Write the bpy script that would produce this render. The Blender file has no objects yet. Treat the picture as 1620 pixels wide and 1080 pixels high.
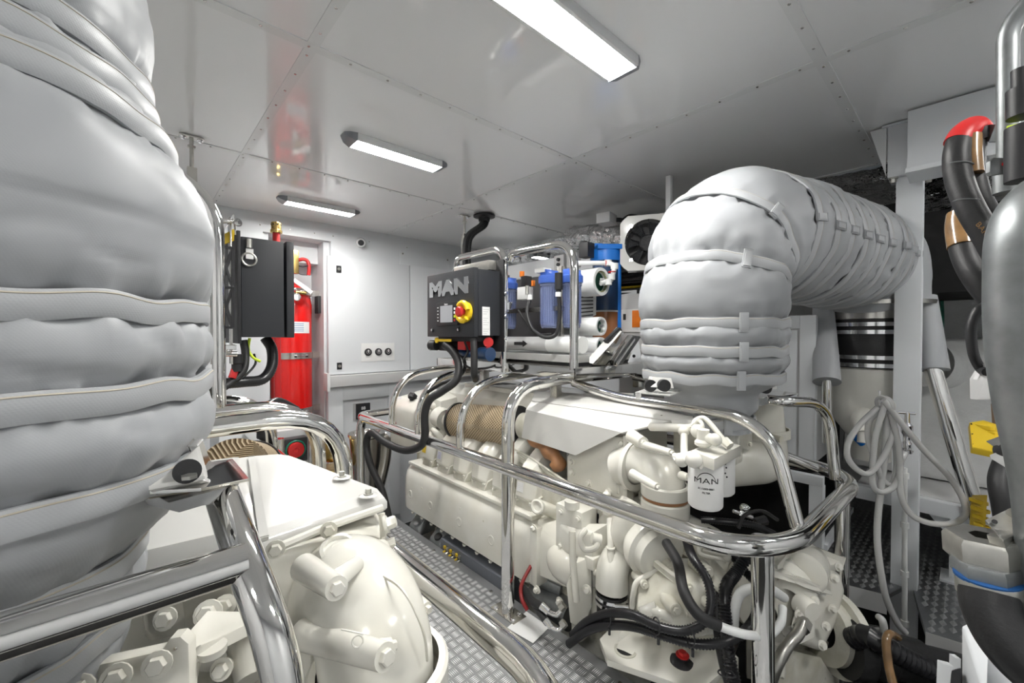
import bpy, bmesh, math, random
from mathutils import Vector, Matrix, noise
random.seed(7)
S = bpy.context.scene
COL = S.collection
PI = math.pi
# ---------------------------------------------------------------- camera
cd = bpy.data.cameras.new('camera'); cam = bpy.data.objects.new('camera', cd); COL.objects.link(cam)
cam.location = (0, 0, 1.2); cam.rotation_euler = (math.radians(89.1), 0, math.radians(-42.27))
cd.lens = 660 / 1620 * 36; cd.sensor_width = 36; cd.clip_start = 0.02
S.camera = cam
# ---------------------------------------------------------------- world, exposure
w = bpy.data.worlds.new('world'); S.world = w; w.use_nodes = True
w.node_tree.nodes['Background'].inputs[0].default_value = (0.8, 0.9, 1, 1)
w.node_tree.nodes['Background'].inputs[1].default_value = 0.05
S.view_settings.view_transform = 'Standard'; S.view_settings.look = 'None'
S.view_settings.gamma = 1; S.view_settings.use_curve_mapping = False
S.view_settings.exposure = 1.0
LAMP_W = 66.0          # emission strength of the lamp diffusers

# ---------------------------------------------------------------- materials
def mat(name, col, rough=0.5, metal=0.0, bump=None, vary=0.0, vscale=8.0, coat=0.0, emit=0.0, trans=0.0, alpha=1.0, ior=1.45, stretch=None, dirt=None):
    m = bpy.data.materials.new(name); m.use_nodes = True
    nt = m.node_tree; p = nt.nodes['Principled BSDF']
    c = (col[0], col[1], col[2], 1)
    p.inputs['Base Color'].default_value = c
    p.inputs['Roughness'].default_value = rough; p.inputs['Metallic'].default_value = metal
    p.inputs['Coat Weight'].default_value = coat; p.inputs['Coat Roughness'].default_value = 0.06
    p.inputs['IOR'].default_value = ior
    if trans: p.inputs['Transmission Weight'].default_value = trans
    if alpha < 1: p.inputs['Alpha'].default_value = alpha
    if emit:
        p.inputs['Emission Color'].default_value = c; p.inputs['Emission Strength'].default_value = emit
    tc = nt.nodes.new('ShaderNodeTexCoord'); mp = nt.nodes.new('ShaderNodeMapping')
    nt.links.new(tc.outputs['Object'], mp.inputs['Vector'])
    if stretch: mp.inputs['Scale'].default_value = stretch
    if vary:
        n = nt.nodes.new('ShaderNodeTexNoise'); n.inputs['Scale'].default_value = vscale; n.inputs['Detail'].default_value = 6
        r = nt.nodes.new('ShaderNodeValToRGB'); r.color_ramp.elements[0].position = 0.3; r.color_ramp.elements[1].position = 0.7
        d = dirt or tuple(x * (1 - vary) for x in col)
        r.color_ramp.elements[0].color = (d[0], d[1], d[2], 1); r.color_ramp.elements[1].color = c
        nt.links.new(mp.outputs[0], n.inputs['Vector']); nt.links.new(n.outputs['Fac'], r.inputs[0]); nt.links.new(r.outputs[0], p.inputs['Base Color'])
        mr = nt.nodes.new('ShaderNodeMapRange'); mr.inputs['To Min'].default_value = min(1, rough * 1.25); mr.inputs['To Max'].default_value = rough * 0.8
        nt.links.new(n.outputs['Fac'], mr.inputs['Value']); nt.links.new(mr.outputs[0], p.inputs['Roughness'])
    if bump:
        kind, sc, st, dist = bump
        b = nt.nodes.new('ShaderNodeBump'); b.inputs['Strength'].default_value = st; b.inputs['Distance'].default_value = dist
        if kind == 'noise':
            n2 = nt.nodes.new('ShaderNodeTexNoise'); n2.inputs['Scale'].default_value = sc; n2.inputs['Detail'].default_value = 4
            nt.links.new(mp.outputs[0], n2.inputs['Vector']); nt.links.new(n2.outputs['Fac'], b.inputs['Height'])
        elif kind == 'weave':
            a1 = nt.nodes.new('ShaderNodeTexWave'); a1.inputs['Scale'].default_value = sc; a1.bands_direction = 'Z'
            a2 = nt.nodes.new('ShaderNodeTexWave'); a2.inputs['Scale'].default_value = sc; a2.bands_direction = 'DIAGONAL'
            mu = nt.nodes.new('ShaderNodeMath'); mu.operation = 'MULTIPLY'
            nt.links.new(mp.outputs[0], a1.inputs['Vector']); nt.links.new(mp.outputs[0], a2.inputs['Vector'])
            nt.links.new(a1.outputs['Fac'], mu.inputs[0]); nt.links.new(a2.outputs['Fac'], mu.inputs[1]); nt.links.new(mu.outputs[0], b.inputs['Height'])
        nt.links.new(b.outputs[0], p.inputs['Normal'])
    return m
M = {}
M['gel'] = mat('white_gelcoat', (.74, .75, .76), .09, coat=.3)
M['ceil'] = mat('ceiling_gelcoat', (.80, .805, .81), .085, coat=.35, bump=('noise', 2.2, .04, .01))
M['trim'] = mat('white_trim', (.72, .73, .73), .25)
M['wallw'] = mat('white_panel', (.72, .74, .76), .42)
M['grey'] = mat('grey_panel', (.42, .42, .41), .4)
M['shade'] = mat('pale_grey_panel', (.55, .55, .55), .4)
M['cream'] = mat('cream_engine_paint', (.74, .73, .675), .2, bump=('noise', 60, .12, .002), vary=.10, vscale=7, dirt=(.67, .65, .575), coat=.3)
M['cream2'] = mat('cream_cast_paint', (.70, .69, .63), .28, bump=('noise', 90, .25, .003), vary=.16, vscale=12, dirt=(.52, .50, .41), coat=.2)
M['hood'] = mat('white_hood_paint', (.63, .625, .60), .17, coat=.5)
M['steel'] = mat('polished_steel', (.80, .79, .77), .07, 1.0)
M['brush'] = mat('brushed_steel', (.68, .66, .62), .24, 1.0, vary=.12, vscale=14)
M['galv'] = mat('galvanised_steel', (.30, .315, .32), .42, .75, vary=.35, vscale=18)
M['zinc'] = mat('zinc_fitting', (.58, .57, .53), .3, .9, vary=.2, vscale=30)
M['chrome'] = mat('chrome', (.85, .85, .86), .12, 1.0)
M['black'] = mat('black_powder_coat', (.028, .03, .034), .42, bump=('noise', 500, .15, .001))
M['dark'] = mat('dark_plastic', (.022, .022, .024), .45)
M['rubber'] = mat('black_rubber', (.018, .018, .019), .48, bump=('noise', 120, .3, .002))
M['corr'] = mat('black_corrugated_plastic', (.014, .014, .016), .28)
M['void'] = mat('dark_bilge_and_shade', (.014, .014, .014), .7, vary=.4)  # bilge paint; also stands for shade in a hole and recesses
M['fabric'] = mat('grey_insulation_fabric', (.36, .372, .385), .46, bump=('weave', 150, .05, .001), vary=.07, vscale=3)
M['strap'] = mat('grey_strap_fabric', (.40, .412, .425), .42, bump=('weave', 130, .08, .001))
M['seam'] = mat('tan_stitching', (.45, .41, .33), .7)
M['red'] = mat('red_cylinder_paint', (.72, .012, .010), .16, coat=.6)
M['redp'] = mat('red_plastic', (.50, .02, .02), .4)
M['yellow'] = mat('yellow_plastic', (.85, .58, .02), .4)
M['yellow2'] = mat('yellow_paint', (.72, .50, .03), .35, vary=.1)
M['bluering'] = mat('dark_blue_seal', (.01, .07, .22), .4)
M['blue'] = mat('blue_plastic', (.01, .17, .62), .32)
M['navy'] = mat('navy_tank', (.02, .05, .12), .2, coat=.5)
M['bluec'] = mat('blue_translucent_plastic', (.42, .50, .80), .12, trans=.75, coat=.5)
M['bluecap'] = mat('blue_housing_cap', (.07, .16, .60), .3)
M['amber'] = mat('amber_resin_column', (.36, .13, .04), .25, coat=.6, vary=.25, vscale=4)
M['pvc'] = mat('white_pvc', (.78, .79, .78), .3)
M['clearpvc'] = mat('clear_hose', (.74, .74, .73), .18, trans=.35, coat=.4)
M['orange'] = mat('orange_plastic', (.85, .22, .02), .4)
M['lime'] = mat('lime_tag', (.75, .95, .05), .4)
M['pink'] = mat('pink_tag', (.9, .15, .4), .4)
M['green'] = mat('green_conduit', (.01, .16, .10), .4)
M['brass'] = mat('brass', (.62, .44, .16), .25, 1.0, vary=.2, vscale=30)
M['brown'] = mat('brown_heat_tape', (.30, .17, .07), .2, vary=.5, vscale=20, coat=.6)
M['rust'] = mat('copper_wrap', (.42, .20, .09), .45, vary=.4, vscale=20)
M['paper'] = mat('white_paper', (.80, .80, .79), .5)
M['ink'] = mat('black_ink', (.02, .02, .02), .5)
M['whiteink'] = mat('white_ink', (.85, .85, .85), .4)
M['screen'] = mat('grey_screen', (.42, .43, .46), .15, coat=.5)
M['frp'] = mat('white_fibreglass', (.66, .665, .66), .42, bump=('noise', 26, .5, .012), vary=.1, vscale=10)
M['wetfrp'] = mat('cream_fibreglass_cone', (.70, .69, .64), .35, bump=('noise', 40, .3, .004))
M['card'] = mat('brown_board', (.34, .22, .14), .7)
M['gbox'] = mat('slate_grey_box', (.12, .13, .15), .45)
M['lamp'] = mat('lamp_diffuser', (1.0, .985, .95), .4, emit=LAMP_W)
M['lampgrey'] = mat('grey_lamp_end', (.22, .23, .25), .35)
M['foil'] = mat('aluminium_foil', (.82, .82, .82), .16, 1.0, bump=('noise', 14, 1.0, .05))
M['green2'] = mat('dark_green_paint', (.01, .08, .05), .5)
M['alu'] = mat('aluminium_plate', (.27, .275, .28), .36, .3, vary=.12, vscale=5)
M['alubar'] = mat('aluminium_tread_glint', (.85, .86, .87), .3, .2)  # glint of the bars put into a paler colour than the plate
M['aludk'] = mat('worn_aluminium_plate', (.26, .27, .28), .38, .9, vary=.2, vscale=6)
M['red2'] = mat('red_hose', (.22, .012, .012), .35)
# expanded-metal net over tan paper
def meshmat():
    m = mat('tan_filter_net', (.50, .36, .20), .45)
    nt = m.node_tree; p = nt.nodes['Principled BSDF']
    tc = nt.nodes.new('ShaderNodeTexCoord')
    def wave(dr):
        q = nt.nodes.new('ShaderNodeTexWave'); q.inputs['Scale'].default_value = 26; q.bands_direction = 'X'
        mp = nt.nodes.new('ShaderNodeMapping'); mp.inputs['Rotation'].default_value = (0, 0, dr)
        nt.links.new(tc.outputs['UV'], mp.inputs['Vector']); nt.links.new(mp.outputs[0], q.inputs['Vector']); return q
    a, b = wave(.62), wave(-.62)
    mx = nt.nodes.new('ShaderNodeMath'); mx.operation = 'MAXIMUM'
    nt.links.new(a.outputs['Fac'], mx.inputs[0]); nt.links.new(b.outputs['Fac'], mx.inputs[1])
    r = nt.nodes.new('ShaderNodeValToRGB')
    r.color_ramp.elements[0].position = .55; r.color_ramp.elements[0].color = (.13, .08, .035, 1)
    r.color_ramp.elements[1].position = .92; r.color_ramp.elements[1].color = (.62, .50, .33, 1)
    nt.links.new(mx.outputs[0], r.inputs[0]); nt.links.new(r.outputs[0], p.inputs['Base Color'])
    bp = nt.nodes.new('ShaderNodeBump'); bp.inputs['Strength'].default_value = .8; bp.inputs['Distance'].default_value = .003
    nt.links.new(mx.outputs[0], bp.inputs['Height']); nt.links.new(bp.outputs[0], p.inputs['Normal'])
    return m
M['net'] = meshmat()

# ---------------------------------------------------------------- mesh builder
def V(*a): return Vector(a[0]) if len(a) == 1 else Vector(a)
def frame(ax):
    z = V(ax).normalized(); t = V((0, 0, 1)) if abs(z.z) < .9 else V((1, 0, 0))
    x = t.cross(z).normalized(); y = z.cross(x)
    return x, y, z
class B:
    def __init__(s): s.bm = bmesh.new()
    def merge(s, b, bev=0, seg=2):
        if bev > 0:
            es = [e for e in b.edges if len(e.link_faces) == 2 and e.calc_face_angle(0) > .35]
            try: bmesh.ops.bevel(b, geom=es, offset=bev, segments=seg, profile=.7, affect='EDGES', clamp_overlap=True)
            except Exception: pass
        me = bpy.data.meshes.new('t'); b.to_mesh(me); b.free(); s.bm.from_mesh(me); bpy.data.meshes.remove(me)
        return s
    def box(s, lo, hi, bev=0.0, seg=2):
        b = bmesh.new(); bmesh.ops.create_cube(b, size=1)
        for v in b.verts:
            v.co = V([lo[i] + (v.co[i] + .5) * (hi[i] - lo[i]) for i in range(3)])
        return s.merge(b, bev, seg)
    def obox(s, c, size, rot=(0, 0, 0), bev=0.0, seg=2, M3=None):
        b = bmesh.new(); bmesh.ops.create_cube(b, size=1)
        from mathutils import Euler
        R = M3 if M3 else Euler(rot).to_matrix()
        for v in b.verts: v.co = R @ V([v.co[i] * size[i] for i in range(3)]) + V(c)
        return s.merge(b, bev, seg)
    def beam(s, p0, p1, w, h, bev=0.0):
        x, y, z = frame(V(p1) - V(p0)); R = Matrix((x, y, z)).transposed()
        return s.obox((V(p0) + V(p1)) / 2, (w, h, (V(p1) - V(p0)).length), bev=bev, M3=R)
    def cyl(s, p0, p1, r0, r1=None, seg=24, bev=0.0):
        r1 = r0 if r1 is None else r1
        return s.lathe([(0, 0), (r0, 0), (r1, (V(p1) - V(p0)).length), (0, (V(p1) - V(p0)).length)], p0, V(p1) - V(p0), seg)
    def lathe(s, prof, org, ax=(0, 0, 1), seg=28):
        x, y, z = frame(ax); o = V(org); rings = []
        for r, h in prof:
            if r <= 1e-6: rings.append([s.bm.verts.new(o + z * h)])
            else: rings.append([s.bm.verts.new(o + z * h + (x * math.cos(2 * PI * k / seg) + y * math.sin(2 * PI * k / seg)) * r) for k in range(seg)])
        for a, b in zip(rings, rings[1:]):
            for k in range(seg):
                j = (k + 1) % seg
                f = [a[k], a[j], b[j], b[k]] if len(a) > 1 and len(b) > 1 else ([a[0], b[j], b[k]] if len(a) == 1 and len(b) > 1 else ([a[k], a[j], b[0]] if len(a) > 1 else None))
                if f:
                    try: s.bm.faces.new(f)
                    except ValueError: pass
        return s
    def loft(s, rings, cap=True, closed=True):
        R = [[s.bm.verts.new(V(p)) for p in r] for r in rings]; n = len(R[0])
        for a, b in zip(R, R[1:]):
            for k in range(n if closed else n - 1):
                j = (k + 1) % n; s.bm.faces.new([a[k], a[j], b[j], b[k]])
        if cap and closed:
            s.bm.faces.new(R[0][::-1]); s.bm.faces.new(R[-1])
        return s
    def hull(s, pts, bev=0.0, seg=2):
        b = bmesh.new()
        for p in pts: b.verts.new(V(p))
        r = bmesh.ops.convex_hull(b, input=b.verts)
        bmesh.ops.delete(b, geom=[g for g in r['geom_interior'] if isinstance(g, bmesh.types.BMVert)], context='VERTS')
        bmesh.ops.dissolve_limit(b, angle_limit=.06, verts=b.verts, edges=b.edges)
        return s.merge(b, bev, seg)
    def prism(s, poly, vec, bev=0.0, seg=2):
        b = bmesh.new(); n = len(poly); v = V(vec)
        a = [b.verts.new(V(p)) for p in poly]; c = [b.verts.new(V(p) + v) for p in poly]
        b.faces.new(a[::-1]); b.faces.new(c)
        for k in range(n): b.faces.new([a[k], a[(k + 1) % n], c[(k + 1) % n], c[k]])
        bmesh.ops.recalc_face_normals(b, faces=b.faces)
        return s.merge(b, bev, seg)
    def sph(s, c, r, sc=(1, 1, 1), seg=20):
        b = bmesh.new(); bmesh.ops.create_uvsphere(b, u_segments=seg, v_segments=seg // 2 + 2, radius=r)
        for v in b.verts: v.co = V([v.co[i] * sc[i] for i in range(3)]) + V(c)
        return s.merge(b)
    def tube(s, pts, r, seg=12, res=8, smooth=True, cap=True, corr=0.0, pitch=.007, rf=None):
        P = path(pts, res) if smooth else [V(p) for p in pts]
        if corr:
            P = resample(P, pitch / 2)
        rings = []; n = len(P); t = (P[1] - P[0]).normalized(); x = frame(t)[0]
        for i, p in enumerate(P):
            t = (P[min(i + 1, n - 1)] - P[max(i - 1, 0)]).normalized()
            x = (x - t * x.dot(t)).normalized(); y = t.cross(x)
            rr = rf(i / (n - 1)) if rf else r
            if corr: rr = rr * (1 - corr if i % 2 else 1)
            rings.append([p + (x * math.cos(2 * PI * k / seg) + y * math.sin(2 * PI * k / seg)) * rr for k in range(seg)])
        return s.loft(rings, cap)
    def torus(s, c, ax, R, r, seg=28, sg=8):
        x, y, z = frame(ax); c = V(c); rings = []
        for k in range(seg + 1):
            a = 2 * PI * k / seg; d = x * math.cos(a) + y * math.sin(a)
            rings.append([c + d * (R + r * math.cos(2 * PI * j / sg)) + z * r * math.sin(2 * PI * j / sg) for j in range(sg)])
        return s.loft(rings, False)
    def bolt(s, p, ax, r=.009, h=.008, washer=True):
        x, y, z = frame(ax); p = V(p)
        if washer: s.lathe([(0, 0), (r * 1.5, 0), (r * 1.5, h * .3), (0, h * .3)], p, z, 14)
        s.lathe([(0, 0), (r, 0), (r, h * .9), (r * .85, h * 1.15), (0, h * 1.15)], p, z, 6); return s
    def strip(s, P, Q):
        a = [s.bm.verts.new(V(p)) for p in P]; b = [s.bm.verts.new(V(p)) for p in Q]
        for k in range(len(P) - 1): s.bm.faces.new([a[k], a[k + 1], b[k + 1], b[k]])
        return s
def path(pts, res=8):
    P = [V(p) for p in pts]
    if len(P) < 3: return P
    Q = [P[0] * 2 - P[1]] + P + [P[-1] * 2 - P[-2]]; out = []
    for i in range(1, len(Q) - 2):
        a, b, c, d = Q[i - 1], Q[i], Q[i + 1], Q[i + 2]
        for k in range(res):
            t = k / res
            out.append(.5 * ((2 * b) + (c - a) * t + (2 * a - 5 * b + 4 * c - d) * t * t + (3 * b - a - 3 * c + d) * t ** 3))
    out.append(P[-1]); return out
def fillet(pts, rad, n=8):
    """straight runs joined by round bends"""
    P = [V(p) for p in pts]; out = [P[0]]
    for i in range(1, len(P) - 1):
        r = rad[i - 1] if isinstance(rad, (list, tuple)) else rad
        a = (P[i - 1] - P[i]); b = (P[i + 1] - P[i]); la, lb = a.length, b.length; a.normalize(); b.normalize()
        r = min(r, la * .49, lb * .49) if len(P) > 3 else min(r, la * .9, lb * .9)
        p0 = P[i] + a * r; p2 = P[i] + b * r
        for k in range(n + 1):
            t = k / n; out.append(p0 * (1 - t) ** 2 + P[i] * 2 * t * (1 - t) + p2 * t * t)
    out.append(P[-1]); return out
def resample(P, step):
    out = [P[0].copy()]; acc = 0
    for a, b in zip(P, P[1:]):
        L = (b - a).length
        if L < 1e-9: continue
        d = step - acc
        while d <= L: out.append(a + (b - a) * (d / L)); d += step
        acc = L - (d - step)
    return out
def world_org(o):
    v = Vector((0, 0, 0))
    while o is not None: v = v + o.location; o = o.parent
    return v
def ob(name, b, m, parent=None, label=None, smooth=True, ang=.6, loc=None):
    """links the collected shapes as one mesh object; world coordinates in, parent's origin taken off"""
    bmesh.ops.recalc_face_normals(b.bm, faces=b.bm.faces)
    me = bpy.data.meshes.new(name); b.bm.to_mesh(me); b.bm.free()
    o = bpy.data.objects.new(name, me); COL.objects.link(o)
    if parent is not None:
        base = world_org(parent); o.parent = parent
        me.transform(Matrix.Translation(-base))
    else:
        xs = [v.co for v in me.vertices]
        lo = [min(c[i] for c in xs) for i in range(3)]; hi = [max(c[i] for c in xs) for i in range(3)]
        org = V(((lo[0] + hi[0]) / 2, (lo[1] + hi[1]) / 2, lo[2])); me.transform(Matrix.Translation(-org)); o.location = org
    if isinstance(m, str): m = M[m]
    me.materials.append(m)
    if smooth:
        for p in me.polygons: p.use_smooth = True
        me.set_sharp_from_angle(angle=ang)
    if label: o['label'] = label
    return o
def thing(name, label, cat, loc, group=None):
    o = bpy.data.objects.new(name, None); o.empty_display_size = .05; COL.objects.link(o); o.location = V(loc)
    o['label'] = label; o['category'] = cat
    if group: o['group'] = group
    return o
def tag(o, label, cat, group=None):
    o['label'] = label; o['category'] = cat
    if group: o['group'] = group
    return o
def struct(name, b, m, **k):
    o = ob(name, b, m, **k)
    if o.parent is None: o['kind'] = 'structure'
    return o
def text(name, s, size, m, parent, pos, xdir, ydir, depth=.001, bold=0.0, sx=1.0, label=None):
    """flat lettering turned into a mesh"""
    cu = bpy.data.curves.new(name, 'FONT'); cu.body = s; cu.size = size; cu.extrude = depth; cu.offset = bold; cu.align_x = 'CENTER'; cu.align_y = 'CENTER'
    cu.resolution_u = 3
    t = bpy.data.objects.new(name, cu); COL.objects.link(t)
    me = bpy.data.meshes.new_from_object(t); bpy.data.objects.remove(t); bpy.data.curves.remove(cu)
    x = V(xdir).normalized(); y = V(ydir).normalized(); z = x.cross(y)
    R = Matrix((x * sx, y, z)).transposed().to_4x4(); R.translation = V(pos) - world_org(parent)
    me.transform(R); o = bpy.data.objects.new(name, me); COL.objects.link(o); o.parent = parent
    me.materials.clear(); me.materials.append(M[m])
    if label: o['label'] = label
    return o
# ================================================================ SETTING
XL, XR, YA, YF, ZC, ZB = -1.9, 4.5, -1.5, 3.92, 2.2, -.75
struct('floor', B().box((XL, YA, ZB - .05), (XR, YF + .6, ZB)), 'void')
struct('wall_left', B().box((XL - .05, YA, ZB), (XL, YF, ZC + .4)), 'gel')
struct('wall_back', B().box((XL, YA - .05, ZB), (XR, YA, ZC + .4)), 'wallw')
struct('wall_right', B().box((XR, YA, ZB), (XR + .05, YF + .6, ZC + .4)), 'frp')
# ceiling: glossy panels with narrow battens and screws, foil covered deckhead beyond
ceil = struct('ceiling', B().box((XL, YA, ZC + .012), (3.24, YF + .3, ZC + .04)), 'ceil')
xs = [XL, -.93, .47, 1.87, 3.24]; ys = [YA, -.80, .38, 1.55, 2.72, YF + .02]
for i in range(4):
    for j in range(5):
        ob('panel', B().box((xs[i] + .002, ys[j] + .002, ZC), (xs[i + 1] - .002, ys[j + 1] - .002, ZC + .014)), 'ceil', ceil)
def batten(a, b, wdt=.042):
    d = V(b) - V(a); x = d.normalized()
    p = B().beam(a, b, .003 if abs(x.x) < .5 else wdt, wdt if abs(x.x) < .5 else .003)
    return p
for x in xs[1:4]:
    s_ = ob('batten', B().box((x - .02, YA, ZC - .003), (x + .02, YF, ZC + .001)), 'trim', ceil)
    b = B(); y = YA + .06
    while y < YF: b.lathe([(0, 0), (.0055, 0), (.004, .002), (0, .002)], (x, y, ZC - .003), (0, 0, -1), 8); y += .145
    o = ob('screw', b, 'brush', s_); o['kind'] = 'stuff'
for y in ys[1:5]:
    s_ = ob('batten', B().box((XL, y - .02, ZC - .0035), (3.24, y + .02, ZC + .0005)), 'trim', ceil)
    b = B(); x = XL + .04
    while x < 3.22: b.lathe([(0, 0), (.0055, 0), (.004, .002), (0, .002)], (x, y, ZC - .0035), (0, 0, -1), 8); x += .145
    o = ob('screw', b, 'brush', s_); o['kind'] = 'stuff'
struct('trim_1', B().box((3.22, YA, ZC - .006), (3.25, YF, ZC + .3)), 'trim')
# foil deckhead
b = B(); rows = []
nx, ny = 70, 150
for i in range(nx + 1):
    r = []
    for j in range(ny + 1):
        x = 3.25 + (XR - 3.25) * i / nx; y = YA + (YF - YA) * j / ny
        k = min(1, i / 8.)
        sag = .05 * math.sin(PI * i / nx) + .035 * math.sin(y * 7)
        z = ZC - .0 - .05 * k - sag * k + .028 * noise.noise((x * 14, y * 5 + 1.5 * math.sin(x * 9), 1)) * 1.4 + .012 * noise.noise((x * 45, y * 20, 3))
        r.append((x, y, z))
    rows.append(r)
b.loft(rows, False, False)
struct('ceiling_foil', b, 'foil', ang=1.2)
# bulkhead (forward wall) with niche for the cylinder: openings made from separate wall pieces
# niche x .85..1.26, z -.2..2.02
wf = struct('wall_front', B().box((XL, YF, 2.05), (XR, YF + .05, ZC + .4)).box((XL, YF, ZB), (.80, YF + .05, 2.05)).box((1.34, YF, ZB), (XR, YF + .05, 2.05))
       .box((.80, YF + .05, ZB), (.85, YF + .45, 2.05)).box((1.29, YF + .05, ZB), (1.34, YF + .45, 2.05)).box((.80, YF + .05, 2.05), (1.34, YF + .45, 2.1)).box((.80, YF + .40, ZB), (1.34, YF + .45, 2.05)), 'wallw')
b = B()
for x in (.2, .5, .78, 1.0, 1.2, 1.36, 1.7, 2.1, 2.4, 2.75):
    b.lathe([(0, 0), (.006, 0), (.004, .003), (0, .003)], (x, YF, 2.10), (0, -1, 0), 8)
o = ob('screw', b, 'brush', wf); o['kind'] = 'stuff'
ob('access_panel', B().box((2.02, YF - .006, 1.86), (2.62, YF, 2.06), .002), 'wallw', wf)
b = B()
for x in (2.05, 2.59):
    for z in (1.89, 2.03): b.lathe([(0, 0), (.010, 0), (.008, .004), (0, .004)], (x, YF - .006, z), (0, -1, 0), 10)
o = ob('screw', b, 'brush', wf)
# ---------------------------------------------------------------- tread plate walkways
def tread(name, x0, x1, y0, y1, z, m, mb, pitch, parent, diamond=False, skip=None):
    """raised five-bar (or diamond) tread on a plate, real relief joined as one part"""
    b = B(); bm = b.bm
    nx = int((x1 - x0) / pitch); ny = int((y1 - y0) / pitch)
    for i in range(nx):
        for j in range(ny):
            cx = x0 + (i + .5) * pitch; cy = y0 + (j + .5) * pitch
            if skip and skip(cx, cy): continue
            if diamond:
                if (i + j) % 2: continue
                a = pitch * .95; c = pitch * .42; t = .0022
                vs = [bm.verts.new((cx - a, cy, z)), bm.verts.new((cx, cy - c, z)), bm.verts.new((cx + a, cy, z)), bm.verts.new((cx, cy + c, z)), bm.verts.new((cx - a * .5, cy, z + t)), bm.verts.new((cx + a * .5, cy, z + t))]
                for f in ((0, 1, 4), (1, 5, 4), (1, 2, 5), (2, 3, 5), (3, 4, 5), (3, 0, 4)): bm.faces.new([vs[k] for k in f])
                continue
            al = (i + j) % 2; L = pitch * .43; w_ = pitch * .045; t = .0016
            for k in range(5):
                o = (k - 2) * pitch * .175
                if al: q = [(cx - L, cy + o), (cx, cy + o - w_), (cx + L, cy + o), (cx, cy + o + w_)]
                else: q = [(cx + o, cy - L), (cx + o + w_, cy), (cx + o, cy + L), (cx + o - w_, cy)]
                vs = [bm.verts.new((p[0], p[1], z)) for p in q]; top = bm.verts.new((cx + (0 if al else o), cy + (o if al else 0), z + t))
                for f in range(4): bm.faces.new([vs[f], vs[(f + 1) % 4], top])
    o = ob(name, b, mb, parent, smooth=False); o['kind'] = 'stuff'; return o
wk = struct('floor_walkway', B().box((.46, YA + .02, -.03), (1.27, .62, 0), .002).box((.46, .623, -.03), (1.27, 1.83, 0), .002).box((.46, 1.833, -.03), (1.27, 3.3, 0), .002), 'alu')
tread('tread_bars', .47, 1.26, -.2, 2.9, 0.0, None, 'alubar', .038, wk, skip=lambda x, y: 1.13 < x < 1.26 and 1.13 < y < 1.36)
b = B()
for y in (.45, .8, 1.5, 2.0, 2.6):
    for x in (.50, 1.23): b.lathe([(0, 0), (.009, 0), (.007, .002), (0, .002)], (x, y, 0), (0, 0, 1), 12)
ob('screw', b, 'brush', wk)
ob('support_beam', B().box((.48, YA, -.12), (.54, 3.2, -.03)).box((1.19, YA, -.12), (1.24, 3.2, -.03)), 'grey', wk)
# right-hand walkway, worn diamond plate, stepping past the gearbox
PLAT = [(2.917, 0.664, 0.000), (2.900, 0.560, 0.000), (2.95, .62, 0), (4.4, .62, 0), (4.4, -1.4, 0), (2.420, -0.381, 0.000), (2.377, 0.014, 0.000), (2.360, 0.110, 0.000), (2.556, 0.144, 0.000), (2.78, .18, 0), (2.563, 0.247, 0.000), (2.528, 0.384, 0.000), (2.601, 0.501, 0.000)]
wr = struct('floor_platform', B().prism([(p[0], p[1], -.02) for p in PLAT], (0, 0, .02)), 'aludk')
def inside(x, y):
    c = False; n = len(PLAT)
    for i in range(n):
        a, b = PLAT[i], PLAT[i - 1]
        if (a[1] > y) != (b[1] > y) and x < (b[0] - a[0]) * (y - a[1]) / (b[1] - a[1]) + a[0]: c = not c
    return c
tread('tread_bars', 2.2, 4.3, -1.3, .60, 0.0, None, 'alu', .030, wr, True, skip=lambda x, y: not all(inside(x + a, y + b) for a, b in ((-.03, 0), (.03, 0), (0, -.02), (0, .02))))
for i in (6, 7, 10, 11):
    ob('edge_flange', B().beam(V(PLAT[i]) + V((0, 0, -.045)), V(PLAT[(i + 1) % len(PLAT)] if i > 7 else PLAT[i - 1]) + V((0, 0, -.045)), .006, .09), 'shade', wr)
# ---------------------------------------------------------------- ceiling lamps
def lamp(x0, x1, y, label, z=ZC, s=1.0):
    t = thing('ceiling_lamp', label, 'lamp', ((x0 + x1) / 2, y, z - .045), 'linear ceiling lamps')
    h = .06 * s; d = .028
    prof = lambda x, k=1.0, dz=d: [(x, y - h * k, z), (x, y - h * k * .86, z - dz), (x, y + h * k * .86, z - dz), (x, y + h * k, z)]
    L = .055
    d2 = .036
    ob('lamp_body', B().box((x0 + L, y - h, z - d2), (x1 - L, y - h * .80, z), .003).box((x0 + L, y + h * .80, z - d2), (x1 - L, y + h, z), .003).box((x0 + L, y - h * .8, z - .012), (x1 - L, y + h * .8, z)), 'trim', t)
    for a, c in ((x0, x0 + L), (x1, x1 - L)):
        ob('end_cap', B().loft([prof(a, .45, .010), prof(a + (c - a) * .35, .8, .026), prof(c, 1.02, d2 + .002)]), 'lampgrey', t)
    ob('diffuser', B().box((x0 + L + .002, y - h * .78, z - d2 + .005), (x1 - L - .002, y + h * .78, z - d2 + .009)), 'lamp', t)
    return t
lamp(.72, 1.405, .88, 'nearest and largest-looking ceiling lamp, at the top of the photo', s=1.15)
lamp(.78, 1.38, 2.11, 'middle one of the three lamps in a row on the glossy ceiling')
lamp(.78, 1.38, 3.38, 'farthest lamp of the row, just above the red cylinder alcove')
lamp(.78, 1.38, -.7, 'ceiling lamp behind the camera above the walkway')
lamp(-1.3, -.7, 1.3, 'ceiling lamp over the port side of the near engine')
lamp(2.3, 2.9, -.75, 'ceiling lamp over the aft starboard corner')
lamp(-1.2, -.6, -.5, 'ceiling lamp in the aft port corner')
lamp(3.32, 3.62, 3.35, 'small square-looking lamp under the foil-covered deckhead', z=2.12)

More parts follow.
